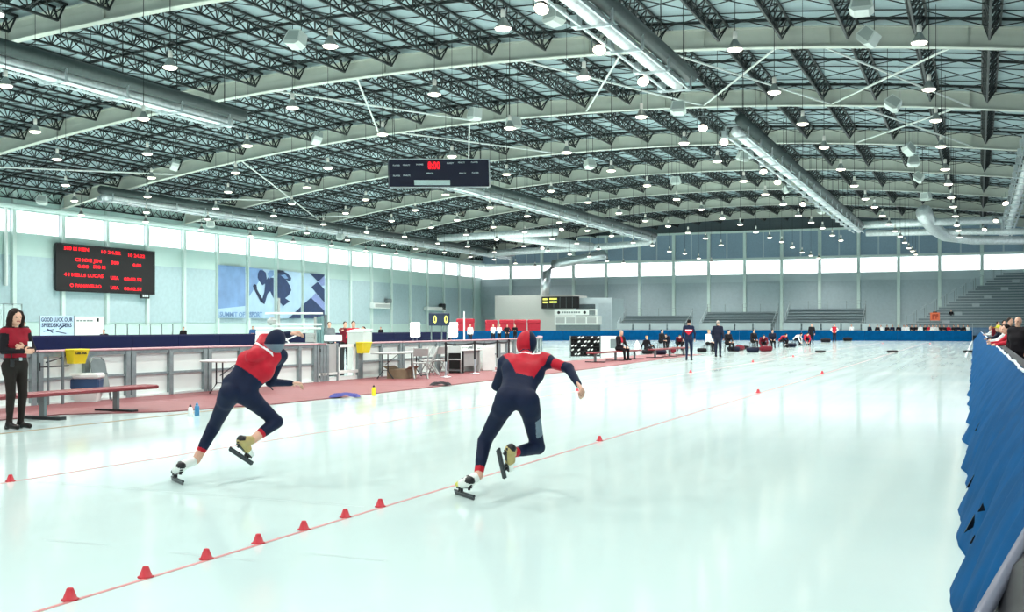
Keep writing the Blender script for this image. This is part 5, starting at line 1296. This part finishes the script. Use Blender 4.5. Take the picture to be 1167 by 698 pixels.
def face_cam(p, off=0.0):
    a = math.atan2(-p[0], -p[1]) + off; return (math.sin(a), math.cos(a))

# ---- standing woman at the left, arms crossed
p = G(17, 489); wp = Vector((p.x, p.y, 0))
def paintW(cen, tg, tags):
    t = tg.copy(); z = cen[:, 2]
    t[(tg == tags.index('top')) & (z < 1.035)] = tags.index('pants')
    t[(tg == tags.index('top')) & (z > 1.47)] = tags.index('sleeve')
    return t
fw = face_cam(p, -0.62)
wt, WJ = person('woman in red vest and black trousers standing with arms crossed', wp, fw, 'crossed', 1.75, {'top': 'vest_red', 'sleeve': 'black_knit', 'pants': 'trousers_dark', 'hair': 'hair_dark', 'shoe': 'boot_leather'}, .0085, 'long', .010, True, True, look=.1, paint=paintW, curl=.35,
                hn={'L': (0, -1, .1), 'R': (0, -1, .1)})
MB().lathe([(.165, 0), (.172, .01), (.172, .03), (.165, .04)], n=20, cap=False).build('belt', 'black', wt, True, loc=(0, 0.0, .995)).scale = (1.0, .80, 1)
MB().bevbox(-.025, .025, .118, .14, .99, 1.04, .006).build('belt_buckle', 'silver', wt)
MB().bevbox(.09, .15, .085, .125, .90, 1.03, .01).bar((.13, .11, 1.03), (.13, .11, 1.10), .006).build('walkie_talkie', 'black', wt)
MB().bevbox(-.10, -.03, .245, .252, 1.19, 1.27, .003).build('paper_badge', 'white', wt)
for s, x in (('L', -.115), ('R', .115)): MB().box(x - .02, x + .02, -.05, -.01, 0, .05).build('boot_heel', 'boot_leather', wt)

# ---- skater and coach further up the ice
p = G(785, 411.5)
def paint4(cen, tg, tags):
    t = tg.copy(); m = (tg == tags.index('top')) & (cen[:, 1] < .02); z = cen[:, 2]; x = np.abs(cen[:, 0])
    t[m & (z > 1.13 + x * .9) & (z < 1.38) & (x < .17)] = tags.index('accent'); t[m & (z > 1.31) & (z < 1.37) & (x < .14)] = tags.index('white')
    return t
person('skater in navy suit with a red chevron back, standing far up the ice', p, (-.15, .98), 'stand', 1.82, {'top': 'suit_navy', 'sleeve': 'suit_navy', 'pants': 'suit_navy', 'shoe': 'black_knit', 'hair': 'hair_black'}, .015, paint=paint4, puff=0)
p = G(818, 407.5)
person('man with pale hair in a long dark navy coat standing on the far ice', p, (.1, .99), 'stand', 1.80, {'top': 'navy_cloth', 'sleeve': 'navy_cloth', 'pants': 'navy_cloth', 'hair': 'hair_grey'}, .016, puff=.03)
# seated man
def paintS(cen, tg, tags):
    t = tg.copy(); m = (tg == tags.index('top')) & (cen[:, 1] > .1) & (np.abs(cen[:, 0]) < .05); t[m & (cen[:, 2] > .78)] = tags.index('accent'); t[m & (cen[:, 2] > .68) & (cen[:, 2] <= .78)] = tags.index('white'); return t
person('grey-haired man in black jacket with red lanyard seated on the far bench', (-14.62, 46.5), (.86, -.45), 'sit', 1.78, {'top': 'black_knit', 'sleeve': 'black_knit', 'pants': 'black_knit', 'hair': 'hair_grey'}, .015, paint=paintS, puff=.02)
# resting skaters along the ice edge
REST = [
 (737, 400, 'ground', 'black_knit', 'hair_blond', 'skater in black with white cloth, sitting on the matting near the bench end'),
 (753, 398, 'sit', 'black_knit', 'hair_black', 'skater in black seated with back turned on the further bench'),
 (760, 397, 'lace', 'navy_cloth', 'hair_black', 'skater in dark blue bent over to lace skates on the further bench'),
 (774, 400, 'lace', 'maroon_cloth', 'hair_black', 'skater in maroon stooping beside the standing chevron-backed skater'),
 (806, 401, 'sit', 'white_cloth', 'hair_blond', 'person in white top seated beside the man in the long coat'),
 (829, 401, 'sit', 'black_knit', 'hair_black', 'person in black seated just past the man in the long coat'),
 (858, 397, 'sit', 'black_knit', 'hair_dark', 'dark-haired skater in black seated upright among bags'),
 (869, 400.5, 'lace', 'maroon_cloth', 'hair_black', 'skater in maroon bent low among bags beside the ice'),
 (880, 397, 'sit', 'navy_cloth', 'hair_black', 'skater in navy seated facing the track'),
 (890, 396, 'lace', 'red_cloth', 'hair_dark', 'skater in red bent over beside the seated navy one'),
 (906, 394, 'lace', 'white_cloth', 'hair_dark', 'skater in white top bending over a bag'),
 (918, 394, 'lace', 'red_cloth', 'hair_black', 'skater in red and black stooping at the end of the resting row'),
]
for i, (u, v, kind, top, hair, label) in enumerate(REST):
    p = G(u, v); 
    seat = None
    person(label, p, (math.cos(i * 1.3) * .5 + .6, -.7 + .4 * math.sin(i * 2.1)), kind, 1.74, {'top': top, 'sleeve': top if i % 3 else 'black_knit', 'pants': 'black_knit', 'hair': hair}, .02, jig=i + 1, puff=.018)
    if kind in ('sit', 'lace'):
        st_ = thing('stool', 'low dark stool under a resting skater by the ice', 'stool', (p.x, p.y, 0), i * .7, 'low stools under resting skaters')
        MB().bevbox(-.2, .2, -.2, .2, .36, .40, .02).build('seat', 'darkmetal', st_)
        for a in (-1, 1):
            for b in (-1, 1): MB().bar((a * .16, b * .16, 0), (a * .14, b * .14, .36), .018).build('leg', 'darkmetal', st_)
STANDING = [(925, 393.5, 'stand', 'black_knit', 'black_knit', 'person in black standing at the end of the resting row'),
            (951, 390, 'hips', 'red_cloth', 'black_knit', 'person in red vest with white sleeves standing on the far ice edge'),
            (970.5, 387.5, 'crossed', 'white_cloth', 'black_knit', 'person in white shirt and black trousers before the end padding'),
            (991, 386.5, 'stand', 'navy_cloth', 'navy_cloth', 'person in navy standing close against the end padding')]
for i, (u, v, kind, top, pants, label) in enumerate(STANDING):
    p = G(u, max(v, 388.2)) if v < 388.3 else G(u, v)
    person(label, p, face_cam(p, .2 * i), kind, 1.78, {'top': top, 'sleeve': 'white_cloth' if i in (1, 2) else top, 'pants': pants, 'hair': 'hair_black'}, .022, jig=20 + i)
# bags and gear heaps on the ice edge
def bag(label, p, L, m, group='kit bags beside the resting skaters', rz=0.0):
    t = thing('kit_bag', label, 'bag', (p.x, p.y, p.z), rz, group); h = L * .42
    MB().path([(-L / 2, 0, h * .45), (-L * .42, 0, h * .5), (0, 0, h * .52), (L * .42, 0, h * .5), (L / 2, 0, h * .45)], [h * .36, h * .5, h * .52, h * .5, h * .36], 10).build('bag_body', m, t, True)
    MB().path([(-L * .2, -h * .3, h * .9), (-L * .1, -h * .2, h * 1.25), (L * .1, -h * .2, h * 1.25), (L * .2, -h * .3, h * .9)], .012, 5).build('strap', 'black', t)
for i, (u, v) in enumerate(((738, 404), (752, 405), (767, 403), (800, 402), (836, 401), (843, 400), (850, 398.5), (858, 402), (873, 401), (897, 396.5), (902, 396))):
    bag('dark kit bag lying beside the resting skaters', G(u, v), .6 + .12 * (i % 3), ('black_knit', 'navy_cloth', 'maroon_cloth')[i % 3], rz=i * .9)
for i, (u, v) in enumerate(((941, 390.5), (966, 389))):
    bag('black kit bag left on the ice edge by standing people', G(u, v), .9, 'black_knit', 'kit bags near the end padding', rz=.3)
p = G(726, 397); o = MB().lathe([(.26, 0), (.24, .12), (.16, .32), (.06, .5), (.02, .55)], n=12).build('white_cloth', 'white_cloth', None, True); o.location = (p.x, p.y, 0.0); tag(o, 'heap of white cloth at the end of the far bench', 'cloth')

# people beyond the rink boards, seen from the chest up
FARB = [(27, 66, 'black_knit', 'hair_black', 'front', 'onlooker in black beyond the boards behind the woman in red'), (119, 64, 'black_knit', 'hair_black', 'sit', 'person in black crouched before the white banner railing'), (209, 64, 'black_knit', 'hair_black', 'front', 'person in black top alone behind the navy padding'), (288, 60, 'blue_cloth', 'hair_black', 'front', 'person in blue behind the padding by the timing stand'),
        (375, 44, 'grey_cloth', 'hair_black', 'stand', 'person in grey beyond the teal tube bundle'), (393, 42, 'maroon_cloth', 'hair_dark', 'point', 'person in maroon pointing beside the lectern'), (403, 39, 'red_cloth', 'hair_black', 'front', 'person in red behind the lectern'), (417, 37.5, 'black_knit', 'hair_dark', 'lean', 'person in dark top leaning over the lectern'), (434, 62, 'black_knit', 'hair_black', 'stand', 'person in black standing past the lectern by the padding'),
        (536, 95, 'white_cloth', 'hair_grey', 'stand', 'person in white by the crimson bins'), (562, 100, 'white_cloth', 'hair_grey', 'front', 'person in white between crimson bins and blue padding'), (569, 100, 'white_cloth', 'hair_blond', 'front', 'person in white with fair hair before the crimson bins'), (578, 100, 'black_knit', 'hair_black', 'hips', 'person in black before the crimson bins'), (587, 102, 'black_knit', 'hair_black', 'front', 'person in black at the right end of the crimson bins')]
for i, (u, d, top, hair, kind, label) in enumerate(FARB):
    p = D(u, 373, d) if u not in (27, 119, 209, 288, 434) else PX(u, 373, -46.3 if u > 130 else -46.2); hh = 1.70 if d < 90 else 1.3
    vt = {27: 1.78, 119: 1.78, 209: 1.5, 288: 1.55, 434: 1.5}.get(u, hh)
    person(label, p, face_cam(p, .3 * math.sin(i)), kind, max(1.5, vt) if d < 90 else 1.72, {'top': top, 'sleeve': top, 'pants': 'trousers_dark', 'hair': hair}, .02 if d < 70 else .026, jig=40 + i)

# spectators along the right padding
SPEC = [(1159.5, 25, 'stand', 1.70, 'black_knit', 'hair_grey', 'balding man in black coat behind the blue padding', .5),
        (1142, 27, 'lean', 1.72, 'red_cloth', 'hair_black', 'spectator in red sleeves leaning on the blue padding', -1.2),
        (1133, 31, 'lean', 1.72, 'white_cloth', 'hair_dark', 'spectator in white jacket leaning over the blue padding', -1.3),
        (1140, 40, 'stand', 1.7, 'black_knit', 'hair_black', 'spectator in black with white headband behind the padding', -.4),
        (1126, 38, 'lean', 1.72, 'navy_cloth', 'yellow_cloth', 'spectator in yellow cap leaning on the padding', -1.0),
        (1130, 52, 'stand', 1.72, 'maroon_cloth', 'hair_dark', 'spectator in maroon standing among the leaning ones', -.6),
        (1117, 60, 'lean', 1.7, 'white_cloth', 'hair_blond', 'fair-haired spectator in white far along the padding', -1.0),
        (1150, 33, 'stand', 1.74, 'black_knit', 'hair_dark', 'spectator in black standing behind the red-sleeved one', -.7)]
for i, (u, d, kind, H, top, hair, label, off) in enumerate(SPEC):
    p = D(u, 373, d); p.x = max(p.x, .98) if kind == 'lean' else max(p.x, .84)
    f = (-.9, -.35) if kind == 'lean' else face_cam(p, off)
    person(label, p, f, kind, H, {'top': top, 'sleeve': 'red_cloth' if i == 1 else top, 'pants': 'black_knit', 'hair': hair}, .012 if d < 28 else .016, 'bald' if i == 0 else ('cap' if i == 4 else 'short'), .03, d < 28, False, jig=60 + i, z0=.03)
# row of spectators behind the end padding (share a few bodies)
protos = []
for i, (top, hair) in enumerate((('black_knit', 'hair_black'), ('white_cloth', 'hair_dark'), ('navy_cloth', 'hair_blond'), ('red_cloth', 'hair_black'))):
    S = .97; J = {k: v * S for k, v in pose('front', i).items()}
    c = {'top': top, 'sleeve': top, 'pants': 'trousers_dark', 'skin': 'skin', 'hair': hair, 'shoe': 'boot_leather', 'eye': 'eye', 'lips': 'lips'}
    protos.append(figure('body', J, S, (0, 1, 0), (0, 1, 0), c, .028, 'short', .02, False)[0])
LBL = ['spectator in black behind the end padding', 'spectator in white behind the end padding', 'spectator in navy behind the end padding', 'spectator in red behind the end padding']
xs_ = [1000, 1004, 1011, 1017, 1024, 1030, 1034, 1039, 1044, 1049, 1054, 1059, 1063, 1067, 1071, 1076, 1081, 1087, 1092, 1098, 1103]
for i, u in enumerate(xs_):
    k = (0, 1, 0, 2, 0, 1, 1, 0, 0, 1, 0, 3, 1, 1, 0, 0, 3, 0, 2, 0, 1)[i]; p = PY(u, 373, 127.5 + (i % 3) * .8)
    f = face_cam(p, .4 * math.sin(i * 2.3))
    t = thing('person', LBL[k], 'person', (p.x, p.y, 0), math.atan2(-f[0], f[1]), LBL[k].replace('spectator', 'spectators')); inst('body', protos[k], t)
for (u, v, Y, z, label, c) in ((1065.5, 352, 136, 2.2, 'person in black sitting on the low rows of the grandstand', 'black_knit'), (1084, 357, 135.5, 1.75, 'person in black standing at the foot of the grandstand', 'black_knit'), (1130, 357, 135.2, 1.2, 'person in maroon seated low in the grandstand', 'maroon_cloth')):
    p = PY(u, v, Y); person(label, (p.x, Y), face_cam(p), 'sit' if 'sit' in label or 'seated' in label else 'stand', 1.75, {'top': c, 'sleeve': c, 'pants': 'black_knit', 'hair': 'hair_black'}, .026, jig=80 + u, z0=z)
